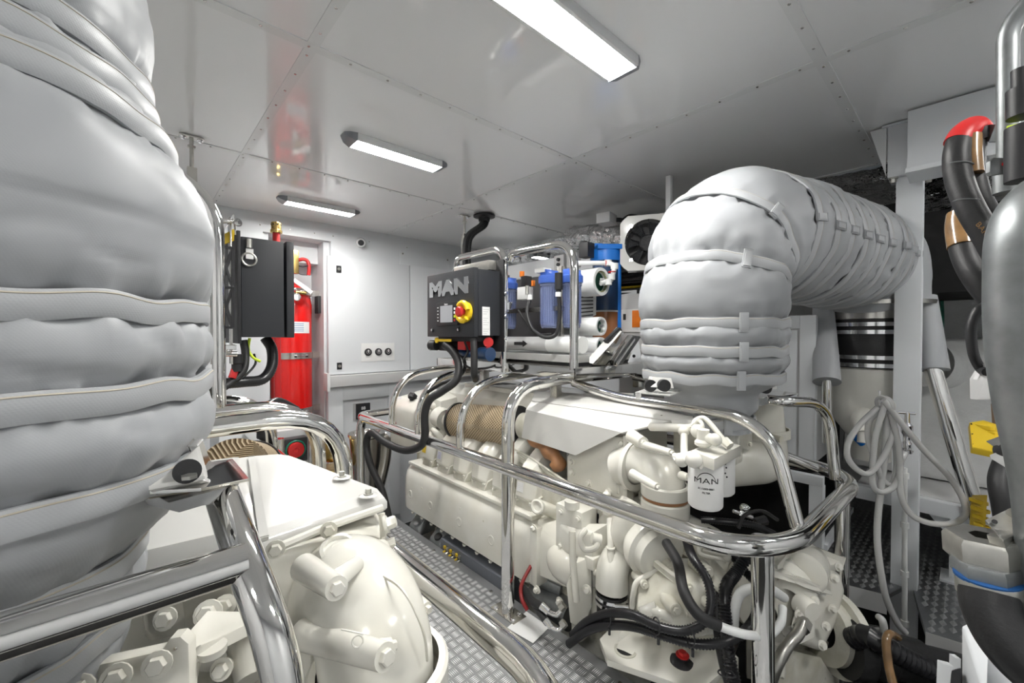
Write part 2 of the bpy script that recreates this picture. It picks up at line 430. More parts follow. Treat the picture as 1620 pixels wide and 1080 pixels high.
# ---------------------------------------------------------------- insulated exhaust ducts
def duct_surface(P, Rf, wr=1.0, seg=96, step=.012, seedv=0.0, puff=None):
    """loft of a lagged pipe; Rf(s) radius, creases near each band"""
    P = resample(P, step); n = len(P); t = (P[1] - P[0]).normalized(); x = frame(t)[0]; rings = []; fr = []
    for i, p in enumerate(P):
        t = (P[min(i + 1, n - 1)] - P[max(i - 1, 0)]).normalized()
        x = (x - t * x.dot(t)).normalized(); y = t.cross(x); s_ = i * step; fr.append((p, x.copy(), y.copy(), t))
        ring = []
        R0 = Rf(s_); pf, near = puff(s_)
        for k in range(seg):
            a = 2 * PI * k / seg; d = x * math.cos(a) + y * math.sin(a)
            q = p + d * R0
            n1 = noise.noise(q * 5 + V((seedv, 0, 0)))
            ca, sa = math.cos(a) * R0, math.sin(a) * R0
            cr = noise.noise((ca * 26 + seedv, sa * 26, s_ * 7)); cr = 1 - abs(cr) * 3.2; cr = max(0, cr)
            cr2 = noise.noise((q.x * 9 + seedv, q.y * 9, q.z * 17)); cr2 = max(0, 1 - abs(cr2) * 4)
            r = R0 + pf + wr * (.012 * n1 + near * (-.013 * cr) - .006 * cr2 * (.3 + near))
            ring.append(p + d * r)
        rings.append(ring)
    return rings, fr, n
def make_duct(name, label, P, Rf, bands, ang, seedv, seg=96, step=.012, pufA=.012, bw=.036, wr=1.0, ext=0):
    t = thing(name, label, 'duct', P[0])
    def puff(s_):
        near = 0; d = min(abs(s_ - q) for q in bands)
        g = min(1, d / .045)
        return pufA * math.sin(g * PI / 2) - pufA * .35, max(0, 1 - d / .06)
    rings, fr, n = duct_surface(P, Rf, wr, seg, step, seedv, puff)
    jk = ob('jacket', B().loft(rings, True), 'fabric', t, ang=1.3)
    for bi, q in enumerate(bands):
        i = min(n - 2, int(q / step)); p, x, y, tt = fr[i]
        R0 = Rf(q) ; pr = [(-bw / 2, .003), (-bw / 2, .009), (-bw * .3, .0115), (bw * .3, .0115), (bw / 2, .009), (bw / 2, .003)]
        rr = []
        for k in range(seg + 1):
            a = 2 * PI * k / seg; d = x * math.cos(a) + y * math.sin(a)
            w_ = .004 * noise.noise((math.cos(a) * 3, math.sin(a) * 3, bi * 5 + seedv)) * wr; r1 = .012 * noise.noise((p + d * R0) * 5 + V((seedv, 0, 0))) * wr
            rr.append([p + d * (R0 + dr + r1 - pufA * .3) + tt * (ds + w_ * 2) for ds, dr in pr])
        band = ob('strap', B().loft(rr, False, True), 'strap', jk, ang=1.0)
        # stitching thread proud of the strap
        for sd in (-.36, .36):
            rr = []
            for k in range(seg + 1):
                a = 2 * PI * k / seg; d = x * math.cos(a) + y * math.sin(a)
                w_ = .004 * noise.noise((math.cos(a) * 3, math.sin(a) * 3, bi * 5 + seedv)) * wr; r1 = .012 * noise.noise((p + d * R0) * 5 + V((seedv, 0, 0))) * wr
                c = p + d * (R0 + .0105 + r1 - pufA * .3) + tt * (w_ * 2 + bw * sd)
                rr.append([c + d * .0012, c + tt * .0012, c - d * .0012, c - tt * .0012])
            if sd > 0: ob('stitching', B().loft(rr, False, True), 'seam', jk)
        # buckle keeper loop over the strap, facing the walkway
        for aa in ang:
            dv = V(aa).normalized(); dv = (dv - tt * dv.dot(tt)).normalized(); sd = tt.cross(dv)
            c = p + dv * (R0 + .013 + .012 * noise.noise((p + dv * R0) * 5 + V((seedv, 0, 0))) * wr - pufA * .3)
            R3 = Matrix((sd, tt, dv)).transposed()
            ob('buckle', B().obox(c, (bw * .78, bw * 1.75, .006), M3=R3, bev=.0015).obox(c + dv * .003, (bw * .55, bw * 1.45, .004), M3=R3, bev=.001), 'strap', jk)
    return t, fr, n
# starboard duct: up from the engine, elbow, away to the right-hand riser
pts = fillet([(1.655, .68, .845), (1.655, .68, 1.62), (2.87, .36, 1.58), (2.94, .355, 1.37)], [.30, .26], 16)
P1 = resample(pts, .01)
L1 = .01 * (len(P1) - 1)
def R1(s_):
    if s_ < .19: return .145 + .02 * math.sin(s_ / .19 * PI) * .6 + (max(0, s_ - .14) / .05) * .09
    if s_ < .26: return .235 + (s_ - .19) / .07 * .018
    if s_ > L1 - .5: return .25 - .045 * (s_ - L1 + .5) / .5
    return .253
bn1 = [.045, .215, .305, .405, .585, .72, .90, 1.02, 1.14, 1.25, 1.36, 1.47, 1.58, 1.69, 1.80]
bn1 = [q for q in bn1 if q < L1 - .05]
starduct, fr1, n1 = make_duct('exhaust_duct', 'grey quilted exhaust duct rising from the starboard engine and bending right under the ceiling', P1, R1, bn1, [(-.72, -.70, 0)], 3.0, wr=1.35, pufA=.016)
# port duct, very near the camera at the left edge
cx0, cy0 = -.187, .83
pts = fillet([(cx0 - .04, cy0 - .02, .56), (cx0, cy0, .95), (cx0 + .0, cy0, 1.70), (cx0 - .34, cy0 + .04, 1.97), (cx0 - .8, cy0 + .06, 1.95)], [.2, .12, .2], 12)
P2 = resample(pts, .01)
def R2(s_):
    z = .56 + s_
    if z < .70: return .10 + .5 * (z - .56)
    if z < .92: return .17 + .035 * (z - .70) / .22
    if z < 1.08: return .205 + .069 * math.sin((z - .92) / .16 * PI / 2)
    if z < 1.34: return .274 - .004 * (z - 1.1) / .26
    if z < 1.50: return .273 - .045 * ((z - 1.34) / .16) ** 1.4
    return .226 - .02 * min(1, (z - 1.5) / .1)
make_duct('exhaust_duct', 'huge grey quilted exhaust duct filling the left edge close to the camera', P2, R2, [.16, .27, .36, .473, .575, .678, .905, .95, .985, 1.3], [(.85, .45, 0)], 9.0, seg=144, step=.007, pufA=.016, bw=.030, wr=1.1)

# ---------------------------------------------------------------- guard rails
RT = .028
def tubeob(name, pts, r, m, parent, rad=.1, label=None, seg=20):
    return ob(name, B().tube(fillet(pts, rad), r, seg=seg, smooth=False), m, parent, label=label)
g = thing('guard_rail', 'polished steel tube guard rail around the starboard engine', 'guard rail', (1.17, 1.3, 0))
tubeob('rail', [(1.9, 2.92, .63), (1.17, 2.92, .63), (1.17, .42, .635), (1.36, .32, .62), (2.06, .30, .62), (2.22, .40, .62), (2.22, 1.6, .62)], RT, 'steel', g, [.12, .18, .12, .12, .12])
tubeob('rail', [(1.17, 2.6, .63), (1.17, 2.86, .63), (1.17, 2.86, .10), (1.17, 2.6, 0.0)], RT, 'steel', g, .12, label='tube bent down at the far end')
tubeob('post', [(1.185, 1.33, .005), (1.185, 1.33, .62), (1.185, 1.33, .97), (1.62, 1.33, .99), (2.6, 1.2, .99)], RT, 'steel', g, [.01, .24, .1])
for y, x0 in ((2.38, 1.17), (2.06, 1.17), (1.66, 1.17)):
    tubeob('arch', [(x0, y, .64), (x0, y, .96), (2.0, y, 1.00)], .020, 'steel', g, [.26])
tubeob('top_rail', [(1.60, 1.31, .965), (1.56, 1.02, .925), (1.51, .72, .935), (1.47, .42, .93), (1.455, .34, .63)], .0205, 'steel', g, [.1, .1, .24])
tubeob('top_rail', [(2.05, 1.25, .97), (1.99, .95, .94), (1.80, .48, .95), (2.05, .38, .93), (2.05, .355, .63)], .020, 'steel', g, [.1, .06, .2])
tubeob('cross_rail', [(2.20, .44, .62), (2.0, .95, .80)], .020, 'steel', g, .05)
tubeob('post', [(1.267, 0.377, 0.647), (1.271, 0.366, -0.3)], RT, 'steel', g, .05)
tubeob('post', [(2.165, .35, .60), (2.165, .35, -.28)], RT * .92, 'steel', g, .05)
ob('base_plate', B().box((1.15, 1.255, 0), (1.225, 1.405, .006), .001), 'brush', g)
for p in ((1.165, 1.275), (1.21, 1.285), (1.165, 1.385)): ob('bolt', B().bolt((p[0], p[1], .006), (0, 0, 1), .008, .008), 'chrome', g)
# port engine guard rail
g2 = thing('guard_rail', 'polished steel tube guard rail of the near engine, in the left foreground', 'guard rail', (.51, 1.3, 0))
tubeob('rail', [(.51, 2.9, .615), (.51, .40, .615), (.20, .26, .60), (-.6, .26, .60)], RT, 'steel', g2, [.17, .12])
for y in (1.38, 1.63):
    tubeob('arch', [(.51, y, .0), (.51, y, .95), (-.9, y, .95)], RT if y < 1.5 else .024, 'steel', g2, [.22])
tubeob('arch', [(.435, 2.0, .3), (.435, 2.0, .94), (-.3, 2.0, .94)], .022, 'steel', g2, [.2])
tubeob('top_rail', [(0.086, 0.675, 0.989), (.093, .556, .941), (.115, .485, .85), (.125, .465, .45)], .0203, 'steel', g2, [.08, .09])
tubeob('cross_rail', [(.093, .556, .941), (-.9, .556, .941)], .0203, 'steel', g2, .1)
tubeob('post', [(.205, 1.63, .94), (.205, 1.63, 1.62), (.10, 1.66, 1.70)], .019, 'steel', g2, .1)
# ================================================================ STARBOARD ENGINE
E1 = thing('marine_engine', 'cream painted twelve-cylinder diesel engine inside the starboard guard rail', 'engine', (1.68, 1.5, -.3))
def part(name, b, m='cream', parent=None, **k): return ob(name, b, m, parent or E1, **k)
# crankcase and sump
blk = part('engine_block', B().box((1.40, .92, -.05), (2.0, 2.50, .50), .03).hull([(1.45, .92, -.32), (1.95, .92, -.32), (1.45, 2.5, -.2), (1.95, 2.5, -.2), (1.38, .92, 0), (2.02, .92, 0), (1.38, 2.5, 0), (2.02, 2.5, 0)], .02), 'cream2')
# long rounded side cover
def sidecover():
    prof = [(1.42, .085), (1.300, .085), (1.282, .10), (1.280, .20), (1.284, .29), (1.296, .335), (1.32, .365), (1.36, .385), (1.42, .39)]
    rings = []
    for y, k in ((1.285, .86), (1.30, .95), (1.325, 1), (2.40, 1), (2.435, .96), (2.455, .85)):
        rings.append([(1.42 + (x - 1.42) * k, y, .23 + (z - .23) * (k if k > .9 else k * 1.02)) for x, z in prof])
    return B().loft(rings)
sc = part('side_cover', sidecover(), 'cream')
for y in (1.56, 1.83, 2.12, 2.36):
    part('boss', B().lathe([(.026, -.004), (.026, .001), (.020, .003), (.014, -.0005), (0, -.001)], (1.281, y, .20), (-1, 0, 0), 20), 'cream', sc)
for y in (1.36, 1.47, 1.58, 1.69, 1.80, 1.91, 2.02, 2.13, 2.24, 2.35):
    part('cover_bolt', B().bolt((1.295, y, .088), (-.3, 0, -1), .0085, .010), 'cream', sc)
b = B()
for y in (1.42, 1.62, 1.82, 2.02, 2.22): b.lathe([(.006, 0), (.006, .001), (0, .0012)], (1.2805, y, .275), (-1, 0, 0), 10)
part('plug_mark', b, 'cream2', sc)['kind'] = 'stuff'
part('top_lip', B().box((1.30, 1.30, .372), (1.46, 2.42, .392), .008), 'cream')
# valve covers: one faceted casting per cylinder
VY = [1.395 + .172 * i for i in range(6)]
def vcover(y):
    w0, w1 = .060, .050
    f = [(1.315, y - w1 * .55, .455), (1.315, y + w1 * .55, .455), (1.325, y - w1 * .55, .535), (1.325, y + w1 * .55, .535),
         (1.375, y - w1 * .75, .585), (1.375, y + w1 * .75, .585), (1.345, y - w0, .44), (1.345, y + w0, .44), (1.40, y - w0, .565), (1.40, y + w0, .565),
         (1.38, y - w0, .39), (1.38, y + w0, .39), (1.58, y - w0, .68), (1.58, y + w0, .68), (1.54, y - w1 * .8, .705), (1.54, y + w1 * .8, .705), (1.58, y - w0, .45), (1.58, y + w0, .45)]
    return B().hull(f, .006, 2)
for i, y in enumerate(VY):
    vc = part('valve_cover', vcover(y), 'cream')
    part('cover_base', B().hull([(1.335, y - .052, .385), (1.335, y + .052, .385), (1.35, y - .07, .44), (1.35, y + .07, .44), (1.60, y - .07, .5), (1.60, y + .07, .5), (1.6, y - .07, .40), (1.6, y + .07, .40)], .008), 'cream2', vc)
    part('bolt', B().bolt((1.345, y - .045, .425), (-1, -.3, -.2), .009, .01), 'cream', vc)
    part('bolt', B().bolt((1.345, y + .045, .425), (-1, .3, -.2), .009, .01), 'cream', vc)
    if i in (4, 0):
        part('label_plate', B().obox((1.3195, y, .497), (.001, .042, .045), rot=(0, .124, 0)), 'paper', vc, label='small printed data label')
        b = B()
        for q in range(5): b.obox((1.3185 + .0012 * (q - 2), y, .497 + .008 * (q - 2)), (.0008, .034, .0035), rot=(0, .124, 0))
        part('printed_line', b, mat('blue_ink', (.35, .35, .55), .5) if i == 4 else 'whiteink', vc)['kind'] = 'stuff'
    if i == 5: part('label_plate', B().obox((1.3195, y, .500), (.001, .04, .045), rot=(0, .124, 0)), 'yellow2', vc, label='orange and white warning label')
# oil filler and lever by the nearest cover
part('filler_cap', B().lathe([(0, 0), (.030, 0), (.032, .02), (.026, .024), (.020, .022), (.018, .016), (0, .016)], (1.315, 1.269, 0.448), (-1, -.25, .2), 24), 'cream')
part('filler_neck', B().cyl((1.318, 1.272, 0.447), (1.400, 1.237, 0.400), .028), 'cream2')
# coolant header box at the far end, knob and gauge
hb = part('header_tank', B().hull([(1.36, 2.44, .42), (1.36, 2.80, .42), (1.36, 2.44, .70), (1.36, 2.80, .70), (1.42, 2.48, .76), (1.42, 2.76, .76), (1.66, 2.46, .80), (1.66, 2.78, .80), (1.7, 2.44, .42), (1.7, 2.80, .42)], .02), 'cream')
part('sight_glass', B().hull([(1.356, 2.70, .52), (1.356, 2.70, .60), (1.356, 2.685, .56), (1.356, 2.715, .56), (1.36, 2.70, .56)]), 'red2', hb, label='red sight mark')
part('filler_cap', B().sph((1.42, 2.58, .775), .032, (1, 1, .6)).cyl((1.42, 2.58, .75), (1.42, 2.58, .785), .02).hull([(1.40, 2.54, .78), (1.44, 2.54, .78), (1.40, 2.62, .78), (1.44, 2.62, .78), (1.42, 2.55, .805), (1.42, 2.61, .805)], .004), 'dark', hb, label='black wing filler cap')
part('top_plate', B().hull([(1.37, 2.72, .705), (1.37, 2.79, .705), (1.415, 2.72, .757), (1.415, 2.77, .757), (1.40, 2.72, .74)]), 'shade', hb)
# bracket casting between tank and filter
part('front_casting', B().hull([(1.44, 2.20, .50), (1.44, 2.44, .50), (1.44, 2.26, .78), (1.44, 2.44, .80), (1.62, 2.20, .50), (1.62, 2.44, .84), (1.6, 2.24, .80)], .015).sph((1.44, 2.34, .735), .03).cyl((1.44, 2.28, .68), (1.44, 2.20, .67), .065).cyl((1.45, 2.20, .67), (1.45, 2.12, .665), .042).bolt((1.44, 2.42, .6), (-1, 0, 0), .012, .012).bolt((1.44, 2.42, .72), (-1, 0, 0), .012, .012), 'cream')
part('breather_pipe', B().tube([(1.40, 2.18, .56), (1.37, 2.20, .60), (1.40, 2.28, .60), (1.46, 2.33, .55)], .018), 'cream')
# air filters wrapped in expanded metal
def air_filter(p0, p1, r, label):
    b = B(); b.tube([V(p0) + (V(p1) - V(p0)) * (k / 6) for k in range(7)], r, seg=48, smooth=False)
    o = part('air_filter', b, 'net', label=label)
    uv = o.data.uv_layers.new(name='UVMap'); ax = (V(p1) - V(p0)).normalized(); X, Y, Z = frame(ax); base = V(p0) - world_org(E1)
    for l in o.data.loops:
        c = o.data.vertices[l.vertex_index].co - base
        uv.data[l.index].uv = (math.atan2(c.dot(Y), c.dot(X)) * r, c.dot(ax))
    for q in (p0, p1):
        d = ax if q is p1 else -ax
        part('end_ring', B().lathe([(r * .3, 0), (r + .006, -.004), (r + .007, .012), (r - .004, .02), (r * .3, .018)], V(q) - d * .008, d, 40), 'rubber', o)
    return o
air_filter((1.47, 2.10, .675), (1.50, 1.60, .715), .105, 'tan paper air filter in a metal net')
air_filter((2.12, 1.95, .72), (2.12, 1.45, .72), .10, 'second tan air filter')
part('crossover_box', B().hull([(1.55, 2.42, .66), (1.55, 1.55, .70), (1.56, 2.40, .82), (1.56, 1.66, .82), (1.64, 2.42, .865), (1.62, 1.62, .865), (1.98, 2.42, .875), (1.98, 1.55, .875), (2.02, 2.42, .66), (2.02, 1.55, .70)], .03).box((1.62, 1.50, .845), (1.95, 2.25, .884), .012), 'cream')
b = B()
for k in range(4): b.box((1.655 + .045 * k, 2.02 - .02 * k, .8845), (1.685 + .045 * k, 2.14 - .02 * k, .8855)); b.box((1.655 + .045 * k, 2.05, .8845), (1.66 + .045 * k + .02, 2.07, .8856))
part('printed_line', b, 'ink', label='dark lettering strip on the cover')['kind'] = 'stuff'
part('intake_duct', B().tube([(1.52, 1.58, .72), (1.53, 1.50, .73), (1.58, 1.40, .74)], .07, seg=24), 'cream2')
part('exhaust_lagging', B().tube([(1.420, 1.417, 0.711), (1.420, 1.334, 0.679), (1.420, 1.263, 0.638), (1.430, 1.256, 0.588)], .030, seg=14, rf=lambda t: .034 + .006 * math.sin(t * 17)), 'rust', label='copper coloured heat wrap')
b = B()
for k in range(5):
    z = .60 - .012 * k
    b.tube([(1.42 + .01 * k, 1.60, z + .03), (1.42, 1.48, z + .015), (1.40 + .006 * k, 1.36, z), (1.40, 1.24, z - .03), (1.39, 1.14, z - .05)], .006, seg=8)
part('fuel_line', b, 'cream2')['kind'] = 'stuff'
# cover hood of folded sheet
h1 = [(1.38, 1.45, .706), (1.38, 1.42, .845), (1.38, .893, .827), (1.38, 1.12, .691)]
h2 = [(1.38, 1.42, .845), (1.45, 1.455, .872), (1.46, .735, .886), (1.38, .893, .827)]
h3 = [(1.455, 1.455, .876), (1.62, 1.60, .895), (1.63, 1.165, .918), (1.56, .70, .908), (1.46, .657, .900), (1.452, .735, .889)]
hd = part('cover_hood', B().prism(h1, (.006, 0, 0)).prism(h2, (.004, 0, -.006)), 'hood', label='white folded sheet hood')
part('top_sheet', B().prism(h3, (.002, 0, -.007), .0015).hull([(1.62, 1.60, .893), (1.62, 1.17, .916), (1.8, 1.5, .900), (1.8, 1.1, .916), (1.62, 1.5, .84), (1.8, 1.5, .84), (1.66, 1.1, .86), (1.8, 1.1, .86)]), 'hood', hd)
part('bent_lip', B().prism([(1.452, .735, .889), (1.46, .657, .900), (1.44, .642, .888), (1.435, .655, .874), (1.44, .72, .875)], (.004, 0, -.003)), 'hood', hd)
for q in ((1.470, 1.205, 0.873), (1.470, 0.779, 0.895), (1.420, 1.129, 0.829), (1.420, 0.966, 0.831)):
    part('screw', B().bolt(V(q) + V((0, 0, -.006)), (-.2, 0, 1), .0055, .008), 'brush', hd)
# intercooler / thermostat casting below the hood
cs = part('intercooler', B().hull([(1.42, .90, .55), (1.42, 1.20, .55), (1.42, 1.20, .66), (1.42, .90, .80), (1.42, 1.1, .78), (1.75, .90, .55), (1.75, 1.2, .55), (1.75, .9, .82), (1.75, 1.2, .80)], .01).box((1.405, .885, .54), (1.45, .905, .81), .004), 'cream')
for y, z in ((1.17, .60), (1.08, .575), (.98, .565), (.94, .62), (.94, .71), (1.17, .645)):
    part('bolt', B().bolt((1.42, y, z), (-1, 0, 0), .011, .014), 'cream', cs)
part('flange', B().box((1.405, .93, .525), (1.5, 1.23, .545), .004).box((1.40, 1.0, .40), (1.5, 1.23, .53), .012).bolt((1.40, 1.19, .50), (-1, 0, 0), .01, .012).bolt((1.40, 1.10, .49), (-1, 0, 0), .01, .012).tube([(1.395, 1.16, .555), (1.39, 1.03, .54), (1.385, .93, .535)], .009).cyl((1.385, .965, .56), (1.385, .965, .49), .016).sph((1.385, .965, .562), .018), 'cream')
# charge-air elbow
oh = part('outlet_housing', B().hull([(1.442, 0.951, 0.792), (1.423, 0.937, 0.57), (1.415, 0.864, 0.608), (1.413, 0.826, 0.688), (1.407, 0.834, 0.781), (1.416, 0.894, 0.806), (1.674, 1.104, 0.726), (1.717, 0.93, 0.723), (1.715, 0.928, 0.526), (1.671, 1.101, 0.46)], .016, 3), 'cream')
part('elbow_flange', B().lathe([(.07, 0), (.095, 0), (.095, .018), (.07, .018)], (1.417, 0.864, 0.702), (-.1, -1, 0), 36), 'cream', oh)
part('seam_rib', B().beam((1.436, 0.950, 0.793), (1.420, 0.932, 0.572), .008, .012, .002), 'cream', oh)
for q in [(1.411, 0.91, 0.725), (1.402, 0.889, 0.619), (1.419, 0.918, 0.777), (1.397, 0.844, 0.795)]: part('bolt', B().bolt(q, (-1, -.3, 0), .011, .014), 'cream', oh)
el = part('charge_air_elbow', B().tube(fillet([(1.437, 0.926, 0.676), (1.390, 0.741, 0.766), (1.382, 0.719, 0.620)], .15, 16), .074, seg=40, smooth=False), 'cream')
part('collar', B().lathe([(.070, 0), (.080, 0), (.082, .004), (.082, .038), (.077, .043), (.070, .043)], (1.382, 0.719, 0.636), (0, 0, 1), 36), 'cream', el)
part('clamp_band', B().lathe([(.070, 0), (.0765, 0), (.0765, .012), (.070, .012)], (1.382, 0.719, 0.625), (0, 0, 1), 36), 'rust', el)
part('sleeve', B().lathe([(.070, 0), (.079, 0), (.082, .005), (.082, .055), (.078, .06), (.070, .06)], (1.381, 0.718, 0.564), (0, 0, 1), 36), 'cream', el)
for p, q, r in (([(1.338, 0.803, 0.813), (1.267, 0.638, 0.824)] + [.012]), ([(1.306, 0.803, 0.71), (1.26, 0.682, 0.705)] + [.012]), ([(1.358, 0.648, 0.728), (1.337, 0.613, 0.736)] + [.012]), ([(1.369, 0.843, 0.823), (1.319, 0.767, 0.823)] + [.02])):
    part('boss', B().tube([p, (V(p) + V(q)) / 2, q], r, seg=14, smooth=False, rf=lambda t, r=r: r * (1.3 - .3 * t)).bolt(q, V(q) - V(p), r * .6, .008, False), 'cream', el)
# turbocharger: compressor scroll and housing under the rail
tb = part('turbocharger', B().tube([(1.47 + .105 * math.sin(a), .86 - .02 * math.cos(a), .47 + .105 * math.cos(a)) for a in [k * .35 for k in range(17)]], .06, seg=24, rf=lambda t: .035 + .030 * t).sph((1.44, .84, .46), .10, (1, .6, 1), 28), 'cream')
part('turbo_inlet', B().lathe([(.10, 0), (.11, .02), (.11, .05), (.095, .06), (.09, .09), (.06, .10), (0, .10)], (1.40, .80, .44), (-.35, -.8, -.15), 36), 'cream', tb)
part('v_clamp', B().torus((1.385, .765, .432), (-.35, -.8, -.15), .098, .009, 36), 'cream2', tb)
part('turbo_center', B().lathe([(.07, 0), (.12, .03), (.135, .09), (.12, .15), (.07, .17)], (1.52, 1.02, .42), (-.2, -1, 0), 36), 'cream', tb)
# cast water/oil housing blocks between the rail post and the scroll
hs = part('oil_cooler_housing', B().hull([(1.31, 1.30, .13), (1.31, 1.30, .33), (1.33, 1.30, .38), (1.295, 1.12, .16), (1.29, 1.10, .30), (1.33, 1.14, .35), (1.34, .98, .20), (1.34, .96, .34), (1.6, 1.3, .4), (1.6, .95, .4), (1.6, 1.3, .13), (1.6, .98, .13)], .03, 3), 'cream')
part('end_flange', B().box((1.285, 1.255, .10), (1.36, 1.30, .36), .012), 'cream', hs)
part('bulge', B().sph((1.36, 1.12, .25), .10, (1, 1.15, .95), 28), 'cream', hs)
for y, z in ((1.25, .10), (1.12, .11), (1.27, .36), (1.02, .14)): part('bolt', B().bolt((1.285, y, z), (-1, 0, -.1), .012, .016), 'cream', hs)
pm = part('fuel_pump', B().box((1.30, 1.02, .30), (1.40, 1.16, .50), .012).hull([(1.30, .97, .32), (1.30, 1.14, .30), (1.30, 1.14, .42), (1.30, .97, .44), (1.38, .95, .30), (1.38, .95, .46), (1.28, 1.05, .34), (1.28, 1.05, .40)], .01).box((1.285, .955, .30), (1.34, 1.0, .345), .008).cyl((1.31, 1.08, .50), (1.31, 1.08, .53), .03), 'cream')
for y, z in ((1.13, .47), (1.04, .47), (1.13, .33), (1.05, .36)): part('bolt', B().bolt((1.30, y, z), (-1, 0, 0), .009, .01), 'cream', pm)
part('hook', B().tube([(1.245, 0.962, 0.471), (1.207, 0.955, 0.457), (1.21, 0.938, 0.421), (1.231, 0.905, 0.431), (1.255, 0.912, 0.457)], .011, seg=10), 'cream', pm)
part('pump_cap', B().cyl((1.238, 0.927, 0.455), (1.262, 0.905, 0.448), .02, seg=18), 'cream', pm)
part('coolant_pipe', B().tube([(1.239, 1.020, 0.448), (1.224, 1.005, 0.361), (1.214, 0.984, 0.254), (1.217, 0.981, 0.207)], .013), 'cream', pm)
part('coolant_pipe', B().tube([(1.364, 0.935, 0.487), (1.314, 0.897, 0.414), (1.296, 0.885, 0.352), (1.291, 0.903, 0.328), (1.304, 0.958, 0.288)], .0125).torus((1.310, 0.894, 0.408), (0, 0, 1), .014, .004, 16, 6), 'cream')
# vertical cast bracket with slot and plate below
br = part('pump_bracket', B().prism([(1.19, 1.007, 0.266), (1.25, 1.008, 0.326), (1.308, 0.982, 0.34), (1.291, 0.966, 0.157), (1.246, 0.979, 0.086), (1.199, 0.996, 0.124)], (.05, .03, 0), .006).box((1.33, 1.05, -.05), (1.40, 1.10, .12), .01), 'cream')
part('bolt', B().bolt((1.262, 0.968, 0.237), (-1, -.6, .1), .012, .012), 'cream', br)
part('bolt', B().bolt((1.208, 0.973, 0.100), (-1, -.6, .1), .012, .012), 'cream', br)
# raw water elbow with hose clamps
we = part('water_elbow', B().tube([(1.601, 0.851, 0.365), (1.499, 0.863, 0.354), (1.381, 0.889, 0.363), (1.329, 0.896, 0.324), (1.324, 0.898, 0.248)], .055, seg=28, rf=lambda t: .05 + .012 * t), 'cream')
for u, v, ax in ((997, 868, (-1, -.5, .5)), (1004, 864, (-1, -.5, .5))): part('lip', B().torus((1.421, 0.880, 0.365) if u == 997 else (1.440, 0.876, 0.364), (-.35, .25, -.2), .056, .005, 28, 6), 'cream', we)
for dz in (0, -.022):
    q = V((1.324, 0.898, 0.229)) + V((0, 0, dz)); part('hose_clamp', B().lathe([(.058, 0), (.062, 0), (.062, .012), (.058, .012)], q, (0, 0, -1), 30).cyl(q + V((-.05, -.045, -.006)), q + V((-.015, -.08, -.006)), .007), 'chrome', we)
part('hose', B().lathe([(.050, 0), (.057, 0), (.057, .03), (.055, .09), (0, .09)], V((1.324, 0.898, 0.236)), (0, 0, -1), 28), 'rubber', we)
# flywheel bell housing
bh = part('bell_housing', B().lathe([(0, 0), (.20, 0), (.24, .02), (.27, .10), (.29, .22), (.29, .30)], (1.66, .60, .16), (0, 1, 0), 48), 'cream2')
for k in range(10):
    a = PI * (.45 + k * .12); part('bolt', B().bolt((1.66 + .215 * math.cos(a), .612, .16 + .215 * math.sin(a)), (0, -1, 0), .012, .013), 'cream2', bh)
part('rib', B().hull([(1.44, .62, .30), (1.46, .62, .30), (1.42, .75, .36), (1.44, .75, .36), (1.44, .62, .05), (1.42, .78, 0)], .004).hull([(1.50, .60, .36), (1.52, .60, .36), (1.46, .80, .44), (1.48, .80, .44), (1.6, .6, .2), (1.6, .8, .2)], .004), 'cream2', bh)
for q, r in (((1.379, 0.568, 0.427), .020), ((1.304, 0.595, 0.393), .014), ((1.345, 0.680, 0.403), .016), ((1.281, 0.737, 0.349), .014), ((1.244, 0.608, 0.343), .018), ((1.362, 0.502, 0.392), .016), ((1.304, 0.527, 0.365), .012)):
    part('cast_boss', B().cyl(V(q) + V((.05, .06, -.01)), q, r * 1.5, r, seg=20).bolt(q, (-.6, -.8, .2), r * .6, .008), 'cream2', bh)
part('cast_shell', B().hull([(1.337, 0.795, 0.358), (1.413, 0.726, 0.404), (1.539, 0.612, 0.399), (1.527, 0.513, 0.339), (1.438, 0.51, 0.231), (1.287, 0.567, 0.254), (1.237, 0.666, 0.245), (1.238, 0.747, 0.277), (1.299, 0.614, 0.408), (1.348, 0.555, 0.393), (1.264, 0.576, 0.33)], .02, 3), 'cream2', bh)
part('cast_rib', B().beam((1.334, 0.744, 0.414), (1.294, 0.611, 0.400), .012, .02, .003).beam((1.294, 0.611, 0.400), (1.262, 0.572, 0.333), .010, .018, .003).beam((1.502, 0.618, 0.403), (1.346, 0.550, 0.396), .010, .018, .003).beam((1.346, 0.550, 0.396), (1.402, 0.516, 0.265), .01, .018, .003), 'cream2', bh)
part('drain_fitting', B().hull([(1.211, 0.719, 0.313), (1.249, 0.684, 0.334), (1.238, 0.667, 0.306), (1.204, 0.697, 0.282), (1.264, 0.751, 0.274), (1.312, 0.707, 0.257)], .004).tube([(1.241, 0.691, 0.301), (1.253, 0.653, 0.302), (1.28, 0.614, 0.282)], .016).torus((1.247, 0.672, 0.299), (1, -.6, -.2), .018, .004, 16, 6), 'cream', bh)
part('oil_pipe', B().tube([(1.37, 0.711, 0.396), (1.324, 0.738, 0.375), (1.279, 0.765, 0.348), (1.269, 0.773, 0.305), (1.274, 0.781, 0.255)], .010), 'cream', bh)
part('lift_eye', B().tube([(1.402, 0.603, 0.504), (1.389, 0.601, 0.477), (1.403, 0.574, 0.468), (1.433, 0.533, 0.465)], .008).cyl((1.398, 0.593, 0.492), (1.429, 0.524, 0.486), .010).sph((1.431, 0.529, 0.475), .014), 'cream', bh)
